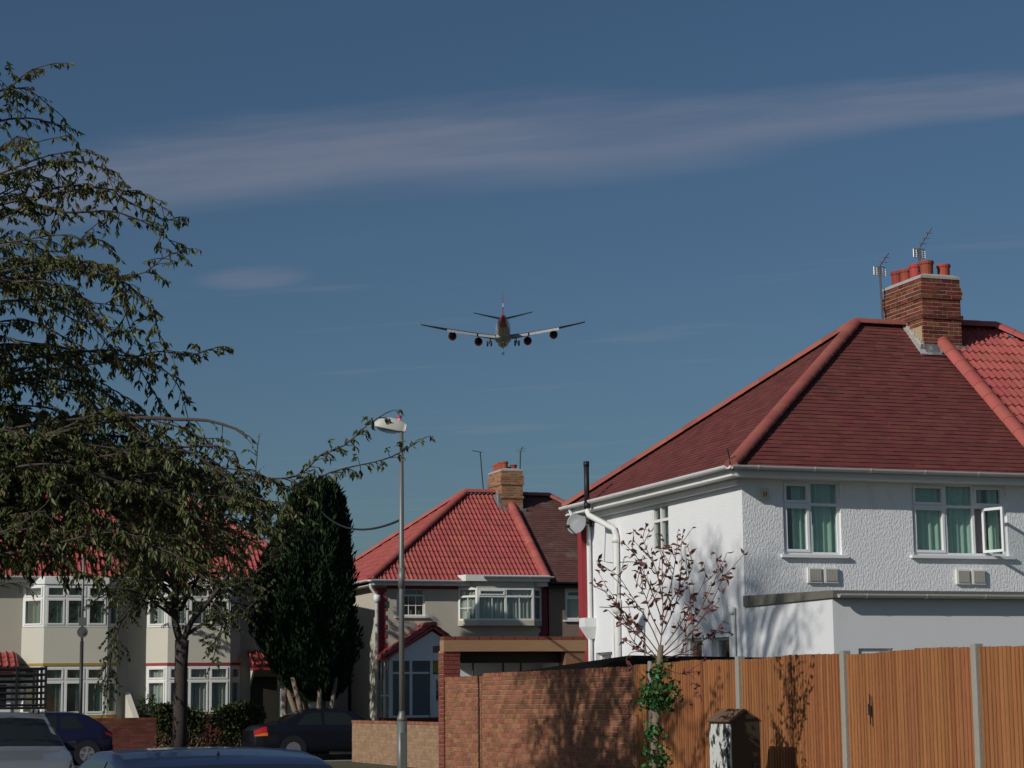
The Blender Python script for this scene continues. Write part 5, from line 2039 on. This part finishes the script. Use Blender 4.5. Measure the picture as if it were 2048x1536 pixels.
for k, px in enumerate(br):
    yy = YY + random.uniform(-.35, .35)
    pts = T.smooth(sp2(px, YY, yy), .05)
    m_ = len(pts)
    T.limbs.tube(pts, [.0075 - .0048 * i / (m_ - 1) for i in range(m_)], 5, cap=False)
    for i in range(m_ // 4, m_):
        f = i / m_
        if random.random() < (.62 if f < .85 else .9):
            ends.append((pts[i], (pts[i] - pts[i - 1]).normalized()))
        if random.random() < .42:
            a = random.uniform(0, 6.283)
            d = ((pts[i] - pts[i - 1]).normalized() + Vector((math.cos(a) * .8, math.sin(a) * .8, random.uniform(-.2, .6)))).normalized()
            tw = [pts[i], pts[i] + d * .1, pts[i] + d * random.uniform(.15, .3) + Vector((0, 0, random.uniform(-.02, .05)))]
            T.twigs.tube(tw, [.005, .004, .003], 4, cap=False)
            for q in tw[1:]:
                ends.append((q, d))
                if random.random() < .6:
                    ends.append((q, d))
T.limbs.build('branch', 'red_twig', YT, smooth=True, kind='stuff')
T.twigs.build('twig', 'red_twig', YT, kind='stuff')
random.shuffle(ends)
lm = [one_leaf('leaf', L, L * .48, 'russet_leaf', curl=c) for L, c in ((.065, .2), (.08, .35), (.10, .3), (.075, .6))]
for i, (p, d) in enumerate(ends[:298]):
    a = random.uniform(0, 6.283)
    q = (d * .5 + Vector((math.cos(a), math.sin(a), random.uniform(-.8, .5)))).normalized()
    sd_ = q.cross(Vector((random.gauss(0, 1), random.gauss(0, 1), random.gauss(0, 1)))).normalized()
    inst('leaf', lm[i % 4], YT, p, basis(q, sd_, q.cross(sd_)))
P = np.array([tuple(p) for p, d in ends[298:]])
Dn = rng.normal(0, 1, P.shape) + np.array([0, 0, -.3])
Ls = rng.uniform(.05, .10, len(P))
leaf_mesh('leaf_clusters', P, Dn, Ls, Ls * .45, 'russet_rest', YT, (YB.x, YB.y, .1))
P, Dn = [], []
for (x, y, rx, ry, k) in ((1316, 1345, 22, 28, 110), (1300, 1385, 30, 26, 150), (1330, 1390, 30, 26, 150), (1310, 1410, 34, 14, 90), (1306, 1460, 18, 20, 80), (1316, 1465, 14, 16, 50), (1312, 1515, 34, 26, 170), (1306, 1580, 20, 40, 100), (1345, 1370, 12, 14, 30)):
    for _ in range(int(k * .9)):
        p = at(x + random.gauss(0, .42) * rx, y + random.gauss(0, .5) * ry, YY + random.gauss(0, .10))
        P.append(tuple(p))
        Dn.append((random.gauss(-.3, .8), random.gauss(-.5, .8), random.gauss(-.3, .6)))
P, Dn = np.array(P), np.array(Dn)
Ls = rng.uniform(.04, .08, len(P))
leaf_mesh('ivy', P, Dn, Ls, Ls * .8, 'ivy_leaf', YT, (YB.x, YB.y, .1))

# ------------------------------------------------------------------ parked cars
def smooth_profile(pts, x, w=.10):
    xs = [p[0] for p in pts]
    ys = [p[1] for p in pts]
    return float(np.mean([np.interp(x + d, xs, ys) for d in (-w, -w / 2, 0, w / 2, w)]))


def make_car(name, label, w, u, heading, spec, paint, z0=0.0):
    """heading: angle of the car's front in street coordinates; spec: profile polylines along x (rear negative)"""
    t = thing(name, label, 'car', (w, u, z0), 'parked cars')
    L = spec['L']
    ch_, sh_ = math.cos(heading), math.sin(heading)
    o = Vector((w, u, z0))

    def X(x, y, z):
        return o + Vector((x * ch_ - y * sh_, x * sh_ + y * ch_, z))
    hw0 = spec['hw']
    belt, top, wid = spec['belt'], spec['top'], spec['wid']

    def ring(x):
        zb = smooth_profile(spec['bot'], x)
        be = smooth_profile(belt, x, .14)
        tp = max(be + .012, smooth_profile(top, x, .12))
        k = smooth_profile(wid, x, .12)
        h = tp - be
        hb = hw0 * k
        inset = min(1, h / .5)
        ht = hb * (.94 - .23 * inset)
        return [(hb * .93, zb), (hb * .985, zb + .10), (hb, zb + .30), (hb * .99, be - .10), (hb * .95, be), (ht + .02, tp - .065 * inset - .006), (ht * .90, tp - .022 * inset), (ht * .55, tp), (0, tp + .006)]

    def S(x, tt):
        r = ring(x)
        i = min(len(r) - 2, int(tt))
        f = tt - i
        p0, p1, p2, p3 = r[max(0, i - 1)], r[i], r[i + 1], r[min(len(r) - 1, i + 2)]
        if i in (3, 4):     # keep the belt and the side windows crisp
            return tuple(p1[k] + (p2[k] - p1[k]) * f for k in (0, 1))
        return tuple(.5 * (2 * p1[k] + (p2[k] - p0[k]) * f + (2 * p0[k] - 5 * p1[k] + 4 * p2[k] - p3[k]) * f * f + (3 * p1[k] - p0[k] - 3 * p2[k] + p3[k]) * f ** 3) for k in (0, 1))
    nx = 64
    xs = [-L / 2 + L * i / nx for i in range(nx + 1)]
    ts = [i / 3 for i in range(25)]
    mb = MB()
    V = []
    for x in xs:
        half = [S(x, a) for a in ts]
        for y, z in half:
            V.append(X(x, y, z))
        for y, z in reversed(half[:-1]):
            V.append(X(x, -y, z))
    k = 2 * len(ts) - 1
    F = [(i * k + j, i * k + j + 1, (i + 1) * k + j + 1, (i + 1) * k + j) for i in range(nx) for j in range(k - 1)]
    F += [tuple(range(k - 1, -1, -1)), tuple(nx * k + j for j in range(k))]
    mb.add(V, F)
    body = mb.build('body', paint, t, smooth=True)

    def patch(nm, mname, xa, xb, ta, tb, side=0, off=.006, n=(8, 5), par=t):
        """glass or lamp laid on the body; xa/xb may be (bottom, top) pairs for raked edges; side 0 = across the roof centre"""
        xa = xa if isinstance(xa, tuple) else (xa, xa)
        xb = xb if isinstance(xb, tuple) else (xb, xb)
        V = []
        for i in range(n[0] + 1):
            for j in range(n[1] + 1):
                f = j / n[1]
                x = (xa[0] + (xa[1] - xa[0]) * f) * (1 - i / n[0]) + (xb[0] + (xb[1] - xb[0]) * f) * i / n[0]
                if side == 0:
                    a = ta + (8 - ta) * (1 - abs(2 * f - 1))
                    sgn = 1 if f < .5 else -1
                else:
                    a = ta + (tb - ta) * f
                    sgn = side
                y, z = S(x, a)
                y1, z1 = S(x, min(8, a + .05))
                y0, z0_ = S(x, max(0, a - .05))
                dx = .02
                yb, zb2 = S(x + dx, a)
                tv = Vector((0, y1 - y0, z1 - z0_))
                xv = Vector((dx, yb - y, zb2 - z))
                nv = xv.cross(tv)
                if nv.length < 1e-9:
                    nv = Vector((0, 0, 1))
                nv.normalize()
                if nv.y * 1 < -.001 or (abs(nv.y) < .001 and nv.z < 0):
                    nv = -nv
                q = Vector((x, y, z)) + nv * off
                V.append(X(q.x, q.y * sgn, q.z))
        m1 = n[1] + 1
        pb = MB()
        pb.add(V, [(i * m1 + j, i * m1 + j + 1, (i + 1) * m1 + j + 1, (i + 1) * m1 + j) for i in range(n[0]) for j in range(n[1])])
        return pb.build(nm, mname, par, smooth=True)
    for sd_ in (-1, 1):
        for xa, xb in spec['side']:
            patch('side_window', 'car_glass', xa, xb, 4.10, 4.90, sd_)
    patch('windscreen', 'car_glass', spec['ws'][0], spec['ws'][1], 5.35, 8, 0, n=(8, 12))
    patch('rear_window', 'car_glass', spec['rw'][0], spec['rw'][1], 5.35, 8, 0, n=(8, 12))
    r = spec['wr']
    for x in spec['axles']:
        for sd_ in (-1, 1):
            c = X(x, sd_ * (hw0 - .10), r)
            ax = Vector((-sh_, ch_, 0)) * sd_
            wb = MB()
            wb.lathe(c, ax, [(-.09, r * .7), (-.08, r * .97), (0, r), (.085, r * .97), (.10, r * .88), (.095, r * .64)], 24)
            wo = wb.build('wheel', 'tyre', t, smooth=True)
            ab = MB()
            ab.lathe(X(x, sd_ * (hw0 - .05), r + .02), ax, [(0, r * 1.16), (.056, r * 1.16), (.0565, .01)], 26)
            ab.build('arch_shade_disc', 'black_plastic', wo)  # flat dark disc in place of the shaded hollow round the wheel
            rb = MB()
            rb.lathe(c, ax, [(.112, r * .66), (.118, r * .66), (.118, r * .58), (.112, r * .58)], 24)
            rb.lathe(c, ax, [(.10, r * .16), (.122, r * .16), (.126, r * .08)], 12)
            e1 = ax.cross(Vector((0, 0, 1)))
            for q in range(spec.get('spokes', 5)):
                an = 2 * math.pi * q / spec.get('spokes', 5) + .3
                d = e1 * math.cos(an) + Vector((0, 0, 1)) * math.sin(an)
                n_ = ax.cross(d)
                p = [c + d * r * .12 + n_ * r * .10, c + d * r * .60 + n_ * r * .14, c + d * r * .60 - n_ * r * .14, c + d * r * .12 - n_ * r * .10]
                rb.add([v + ax * .120 for v in p] + [v + ax * .105 for v in p], [(0, 1, 2, 3), (0, 4, 5, 1), (2, 6, 7, 3), (1, 5, 6, 2), (0, 3, 7, 4)])
            rb.build('rim', 'alloy', wo)
    for sd_ in (-1, 1):
        for nm, mname, x0, x1, a0, a1 in spec['lamps']:
            patch(nm, mname, x0, x1, a0, a1, sd_, off=.008, n=(4, 3))
        mb = MB()
        mx = spec['mirror']
        y = sd_ * (hw0 * .95 + .07)
        zc_ = smooth_profile(belt, mx) + .06
        pts = [X(mx - .07, y - .10, zc_ - .06), X(mx - .07, y + .10, zc_ - .06), X(mx - .07, y + .10, zc_ + .07), X(mx - .07, y - .10, zc_ + .07),
               X(mx + .06, y - .07, zc_ - .04), X(mx + .06, y + .07, zc_ - .04), X(mx + .06, y + .07, zc_ + .05), X(mx + .06, y - .07, zc_ + .05)]
        mb.add(pts, [(0, 1, 2, 3), (4, 7, 6, 5), (0, 4, 5, 1), (1, 5, 6, 2), (2, 6, 7, 3), (3, 7, 4, 0)])
        mb.build('wing_mirror', spec.get('mirm', paint), t)
    for x0, x1 in ((-L / 2 - .035, -L / 2 + .2), (L / 2 - .2, L / 2 + .035)):
        mb = MB()
        hb = hw0 * smooth_profile(wid, (x0 + x1) / 2) * 1.0
        P_ = [X(x0, -hb * .95, .30), X(x1, -hb, .30), X(x1, hb, .30), X(x0, hb * .95, .30), X(x0, -hb * .95, .52), X(x1, -hb, .54), X(x1, hb, .54), X(x0, hb * .95, .52)]
        mb.add(P_, [(0, 3, 2, 1), (4, 5, 6, 7), (0, 1, 5, 4), (1, 2, 6, 5), (2, 3, 7, 6), (3, 0, 4, 7)])
        mb.build('bumper', paint if spec.get('bump') else 'black_plastic', t)
    return t, X, S


hatch = dict(L=3.9, hw=.83, wr=.30, spokes=5, axles=(-1.28, 1.22), mirror=.62,
             bot=[(-1.95, .34), (-1.8, .22), (1.8, .22), (1.95, .32)],
             belt=[(-1.95, .78), (-1.80, .93), (.6, .90), (1.2, .86), (1.8, .70), (1.95, .58)],
             top=[(-1.95, .80), (-1.78, 1.02), (-1.25, 1.36), (-.9, 1.41), (0, 1.43), (.35, 1.38), (1.02, .90), (1.8, .72), (1.95, .6)],
             wid=[(-1.95, .86), (-1.75, .96), (-1, 1), (1, 1), (1.7, .95), (1.95, .8)],
             side=[((-1.22, -1.0), (-.58, -.58)), ((-.50, -.50), (.72, .20))], ws=(1.0, .42), rw=(-1.74, -1.30),
             lamps=[('tail_light', 'red_lamp', -1.93, -1.76, 3.1, 3.75), ('headlight', 'alloy', 1.66, 1.86, 3.0, 3.7)], bump=True)
make_car('parked_hatchback', 'dark navy three door hatchback parked across the road behind the silver car', 6.55, 57.3, math.pi, hatch, 'car_navy')
saloon = dict(L=4.6, hw=.86, wr=.315, spokes=9, axles=(-1.22, 1.42), mirror=.78,
              bot=[(-2.3, .36), (-2.1, .24), (2.1, .24), (2.3, .34)],
              belt=[(-2.3, .78), (-2.15, .95), (-1.3, .95), (.8, .91), (1.6, .84), (2.2, .68), (2.3, .56)],
              top=[(-2.3, .80), (-2.15, .985), (-1.62, 1.02), (-.95, 1.34), (-.55, 1.42), (.05, 1.43), (.42, 1.37), (1.15, .94), (2.2, .70), (2.3, .58)],
              wid=[(-2.3, .84), (-2.1, .95), (-1.2, 1), (1.3, 1), (2.0, .95), (2.3, .8)],
              side=[((-1.15, -.86), (-.40, -.40)), ((-.32, -.32), (.80, .32))], ws=(1.12, .48), rw=(-1.55, -1.0),
              lamps=[('tail_light', 'red_lamp', -2.29, -1.95, 2.75, 3.95), ('indicator', 'amber_lamp', -2.28, -1.93, 2.5, 2.74), ('headlight', 'alloy', 1.98, 2.18, 3.0, 3.7)], bump=True)
make_car('parked_saloon', 'black saloon with red tail lamp parked before the cypress', 14.65, 57.35, 0.0, saloon, 'car_black')
estate = dict(L=4.3, hw=.84, wr=.31, spokes=5, axles=(-1.3, 1.3), mirror=.62, mirm='black_plastic',
              bot=[(-2.15, .36), (-2.0, .24), (2.0, .24), (2.15, .34)],
              belt=[(-2.15, .9), (-2.05, .98), (.7, .97), (1.2, .98), (2.0, .84), (2.15, .62)],
              top=[(-2.15, 1.0), (-2.05, 1.2), (-1.85, 1.44), (-1.4, 1.49), (0, 1.50), (.30, 1.45), (.95, 1.00), (2.0, .86), (2.15, .64)],
              wid=[(-2.15, .88), (-1.95, .97), (-1, 1), (1.1, 1), (1.8, .96), (2.15, .82)],
              side=[((-1.85, -1.7), (-1.0, -1.0)), ((-.92, -.92), (-.15, -.15)), ((-.07, -.07), (.68, .22))], ws=(.90, .33), rw=(-2.1, -1.9),
              lamps=[('tail_light', 'red_lamp', -2.14, -2.0, 3.0, 3.9), ('headlight', 'alloy', 1.86, 2.08, 3.1, 3.75)], bump=False)
ct, X_, S__ = make_car('silver_estate_car', 'silver grey car with tall black roof rack facing us at the left edge', 2.98, 30.15, -math.pi / 2, estate, 'car_silver')
rk = MB()
for x in (-1.45, -.75, .02):
    rk.tube([X_(x, -.60, 1.46), X_(x, -.60, 1.56), X_(x, .60, 1.56), X_(x, .60, 1.46)], .02, 6)
rk = rk.build('roof_rack', 'black_plastic', ct)
for k in range(7):
    z = 1.60 + k * .085
    for nm, p in (('rack_bar', [X_(.02, -.60, z), X_(.02, .60, z)]), ('rack_bar', [X_(-1.45, -.60, z), X_(-1.45, .60, z)]), ('rack_bar', [X_(.02, -.60, z), X_(-1.45, -.60, z)]), ('rack_bar', [X_(.02, .60, z), X_(-1.45, .60, z)])):
        mb = MB()
        mb.tube(p, .018, 5)
        mb.build(nm, 'black_plastic', rk)
for x in (.02, -.5, -1.0, -1.45):
    for y in (-.60, .60):
        mb = MB()
        mb.tube([X_(x, y, 1.54), X_(x, y, 2.14)], .02, 5)
        mb.build('rack_post', 'black_plastic', rk)
for y in (-.2, .2):
    mb = MB()
    mb.tube([X_(.02, y, 1.54), X_(.02, y, 2.14)], .02, 5)
    mb.build('rack_post', 'black_plastic', rk)
for y, z0, z1, x in ((-.30, 1.585, 2.02, -.7),):
    mb = MB()
    P_ = [X_(x - .5, y - .24, z0), X_(x + .5, y - .24, z0), X_(x + .5, y + .24, z0), X_(x - .5, y + .24, z0), X_(x - .45, y - .22, z1), X_(x + .45, y - .2, z1 - .05), X_(x + .45, y + .2, z1), X_(x - .45, y + .22, z1 - .04)]
    mb.add(P_, [(0, 3, 2, 1), (4, 5, 6, 7), (0, 1, 5, 4), (1, 2, 6, 5), (2, 3, 7, 6), (3, 0, 4, 7)])
    tag(mb.build('rack_load', 'cabinet_dark', origin=tuple(X_(x, y, z0))), 'dark boxy load carried inside the roof rack of the silver car', 'load')
blue = dict(L=4.3, hw=.86, wr=.31, spokes=5, axles=(-1.25, 1.35), mirror=.75,
            bot=[(-2.15, .36), (-2.0, .24), (2.0, .24), (2.15, .34)],
            belt=[(-2.15, .86), (-2.0, .98), (.8, .92), (1.5, .86), (2.05, .72), (2.15, .58)],
            top=[(-2.15, .90), (-2.0, 1.02), (-1.72, 1.12), (-1.40, 1.22), (-.8, 1.272), (0, 1.272), (.4, 1.22), (1.15, .94), (2.05, .74), (2.15, .6)],
            wid=[(-2.15, .86), (-1.95, .96), (-1, 1), (1.2, 1), (1.8, .95), (2.15, .8)],
            side=[((-1.7, -1.45), (-.85, -.85)), ((-.77, -.77), (.78, .30))], ws=(1.12, .45), rw=(-1.98, -1.55),
            lamps=[('tail_light', 'red_lamp', -2.13, -1.98, 3.1, 3.8), ('headlight', 'alloy', 1.82, 2.02, 3.0, 3.7)], bump=True)
bt, X_, S__ = make_car('blue_car', 'blue car in the foreground of which only the curved roof shows', 2.95, 15.85, math.pi / 2, blue, 'car_blue')
mb = MB()
mb.lathe(X_(-1.30, .03, 1.24), (0, -.5, 1), [(0, .012), (.02, .012), (.03, .005)], 8)
mb.build('washer_nozzle', 'black_plastic', bt)

# ------------------------------------------------------------------ the aeroplane on its approach
AP = bpy.data.objects.new('airliner', None)
COL.objects.link(AP)
ORIG[AP.name] = (0, 0, 0)
tag(AP, 'four engined airliner with red tail flying away with its wheels down', 'aeroplane')
apY = 795.0
a_ = at(1006, 665, apY)
AP.location = SW(a_.x, a_.y, a_.z)
AP.rotation_euler = (math.radians(2.6), math.radians(-.35), math.radians(.4))
sts = [(-34.5, .25, 1.9), (-33, .7, 1.75), (-29, 1.35, 1.25), (-24, 2.05, .65), (-18, 2.62, .15), (-13, 2.82, 0), (0, 2.82, 0), (20, 2.82, 0), (26, 2.6, -.1), (30, 1.9, -.4), (32.5, .9, -.7), (33.3, .2, -.8)]


def fus(i0, i1, nm, mname):
    mb = MB()
    K = 24
    V = [(math.cos(2 * math.pi * j / K) * r, y, zc + math.sin(2 * math.pi * j / K) * r) for y, r, zc in sts[i0:i1] for j in range(K)]
    m_ = i1 - i0
    F = [(i * K + j, i * K + (j + 1) % K, (i + 1) * K + (j + 1) % K, (i + 1) * K + j) for i in range(m_ - 1) for j in range(K)]
    F += [tuple(range(K)), tuple((m_ - 1) * K + j for j in range(K))]
    mb.add(V, F)
    return mb.build(nm, mname, AP, smooth=True)


fus(3, 12, 'fuselage', 'plane_white')
fus(0, 4, 'tail_cone', 'plane_red')
mb = MB()
K = 20
V = []
for y, rx, rz, zc in ((-9, .4, .3, -2.4), (-6, 2.6, 1.2, -2.2), (0, 3.2, 1.6, -2.1), (7, 3.2, 1.5, -2.1), (11, 2.2, 1.0, -2.2), (13, .4, .3, -2.4)):
    for j in range(K):
        V.append((math.cos(2 * math.pi * j / K) * rx, y, zc + math.sin(2 * math.pi * j / K) * rz))
mb.add(V, [(i * K + j, i * K + (j + 1) % K, (i + 1) * K + (j + 1) % K, (i + 1) * K + j) for i in range(5) for j in range(K)])
mb.build('belly_fairing', 'plane_white', AP, smooth=True)


def wing(nm, secs, mname, par=AP):
    """secs: (x, y leading edge, chord, z, thickness)"""
    mb = MB()
    K = 12
    V = []
    for x, yl, c, z, t in secs:
        for j in range(K):
            an = 2 * math.pi * j / K
            cx = (1 - math.cos(an)) / 2
            V.append((x, yl - c * cx, z + math.sin(an) * t / 2 * (1.3 * (1 - cx) ** .6 * 1.0 + .1)))
    m_ = len(secs)
    F = [(i * K + j, i * K + (j + 1) % K, (i + 1) * K + (j + 1) % K, (i + 1) * K + j) for i in range(m_ - 1) for j in range(K)]
    F += [tuple(range(K)), tuple((m_ - 1) * K + j for j in range(K))]
    mb.add(V, F)
    return mb.build(nm, mname, par, smooth=True)


def wz(x):
    return -1.7 + .092 * abs(x) + .0009 * x * x


def wle(x):
    return 8.5 - .60 * abs(x)


def wch(x):
    x = abs(x)
    return 11.5 - .42 * x if x < 10 else 7.3 - (x - 10) * .225


for s in (-1, 1):
    wg = wing('wing', [(s * x, wle(x), wch(x), wz(x), 1.7 - .040 * x) for x in (1.5, 6, 10, 15, 20, 26, 31.3)], 'plane_wing')
    wl_ = MB()
    x = 31.3
    wl_.add([(s * x, wle(x), wz(x)), (s * x, wle(x) - 2.4, wz(x)), (s * (x + .5), wle(x) - 3.1, wz(x) + 1.5), (s * (x + .5), wle(x) - 2.2, wz(x) + 1.5), (s * (x + .15), wle(x), wz(x)), (s * (x + .15), wle(x) - 2.4, wz(x))],
            [(0, 1, 2, 3), (4, 5, 2, 3), (0, 4, 3), (1, 5, 2)])
    wl_.build('winglet', 'plane_red', wg)
    for xa, xb in ((3.0, 9.6), (10.2, 21.5)):
        fb = MB()
        P_ = []
        for x in (xa, xb):
            ty = wle(x) - wch(x)
            P_ += [(s * x, ty + .5, wz(x) - .05), (s * x, ty - 2.0 + .03 * x, wz(x) - 1.25), (s * x, ty - 2.0 + .03 * x, wz(x) - 1.40), (s * x, ty + .5, wz(x) - .35)]
        fb.add(P_, [(0, 1, 5, 4), (1, 2, 6, 5), (2, 3, 7, 6), (3, 0, 4, 7), (0, 3, 2, 1), (4, 5, 6, 7)])
        fb.build('flap', 'plane_white', wg)
    for x in (6.5, 12.2, 15.6, 18.8):
        cb_ = MB()
        ty = wle(x) - wch(x)
        cb_.tube([(s * x, ty + 3, wz(x) - .45), (s * x, ty, wz(x) - .85), (s * x, ty - 1.8, wz(x) - 1.25)], [.1, .32, .08], 8)
        cb_.build('flap_fairing', 'plane_white', wg, smooth=True)
    for x, zo in ((9.6, 2.35), (19.6, 2.0)):
        yc = wle(x) + .6
        z = wz(x) - zo
        en = MB()
        en.lathe((s * x, yc + 2.0, z), (0, -1, 0), [(0, 1.18), (.15, 1.36), (1.4, 1.62), (3.0, 1.60), (4.1, 1.50)], 22)
        e_ = en.build('engine', 'plane_red', AP, smooth=True)
        en = MB()
        en.lathe((s * x, yc - 1.9, z), (0, -1, 0), [(0, 1.08), (.3, 1.0), (.35, .85), (1.2, .7), (1.25, .62), (2.3, .1)], 20)
        en.build('exhaust', 'engine_dark', e_, smooth=True)
        py = MB()
        py.add([(s * x - .18, yc + .8, z + 1.2), (s * x + .18, yc + .8, z + 1.2), (s * x + .18, yc - 4.6, wz(x)), (s * x - .18, yc - 4.6, wz(x)),
                (s * x - .18, yc - .2, wz(x)), (s * x + .18, yc - .2, wz(x)), (s * x + .18, yc - 2.6, z + .9), (s * x - .18, yc - 2.6, z + .9)],
               [(0, 4, 3, 7), (1, 6, 2, 5), (0, 1, 5, 4), (7, 3, 2, 6), (0, 7, 6, 1)])
        py.build('pylon', 'plane_grey', e_)
    wing('tailplane', [(s * .4, -24.5, 5.6, 1.6, .55), (s * 5, -27.2, 4.0, 2.35, .4), (s * 11.0, -30.8, 2.3, 3.4, .25)], 'plane_wing')
    g = MB()
    g.tube([(s * 4.6, -3.2, wz(5) - .2), (s * 5.35, -3.4, -4.6)], [.28, .2], 8)
    g.tube([(s * 5.35, -2.5, -4.72), (s * 5.35, -4.4, -4.62)], .16, 6)
    ge = g.build('main_gear', 'plane_grey', AP)
    for y in (-2.4, -4.4):
        for dx in (-.72, .72):
            wb = MB()
            wb.lathe((s * 5.35 + dx - .33, y, -4.72), (1, 0, 0), [(0, .7), (.08, .92), (.58, .92), (.66, .7)], 14)
            wb.build('wheel', 'engine_dark', ge, smooth=True)
    dr = MB()
    dr.box((s * 4.3 - .05, -4.4, -4.0), (s * 4.3 + .05, -2.4, -2.4))
    dr.build('gear_door', 'plane_white', AP)
mb = MB()
fin = [(.0, -22.5, 2.4), (.0, -31.5, 2.2), (.0, -34.6, 11.3), (.0, -31.6, 11.3)]
mb.add([(-.28, y, z) if z < 5 else (-.06, y, z) for _, y, z in fin] + [(.28, y, z) if z < 5 else (.06, y, z) for _, y, z in fin],
       [(0, 1, 2, 3), (7, 6, 5, 4), (0, 4, 5, 1), (1, 5, 6, 2), (2, 6, 7, 3), (3, 7, 4, 0)])
mb.build('tail_fin', 'plane_fin', AP)
mb = MB()
mb.box((-.25, -33.0, 5.2), (.25, -30.2, 6.9))
mb.build('fin_stripe', 'plane_white', AP)
g = MB()
g.tube([(0, 24.5, -2.4), (0, 24.3, -5.2)], .18, 8)
ge = g.build('nose_gear', 'plane_grey', AP)
for dx in (-.48, .16):
    wb = MB()
    wb.lathe((dx, 24.3, -5.35), (1, 0, 0), [(0, .4), (.06, .55), (.26, .55), (.32, .4)], 14)
    wb.build('wheel', 'engine_dark', ge, smooth=True)
g = MB()
g.tube([(.0, -4.5, -2.8), (0, -4.6, -4.9)], .22, 8)
ge = g.build('centre_gear', 'plane_grey', AP)
for dx in (-.72, .24):
    wb = MB()
    wb.lathe((dx, -4.6, -4.9), (1, 0, 0), [(0, .5), (.08, .66), (.40, .66), (.48, .5)], 14)
    wb.build('wheel', 'engine_dark', ge, smooth=True)
print('LEAVES cherry', N_CHERRY, 'visible', n_vis, 'street', N_STREET)
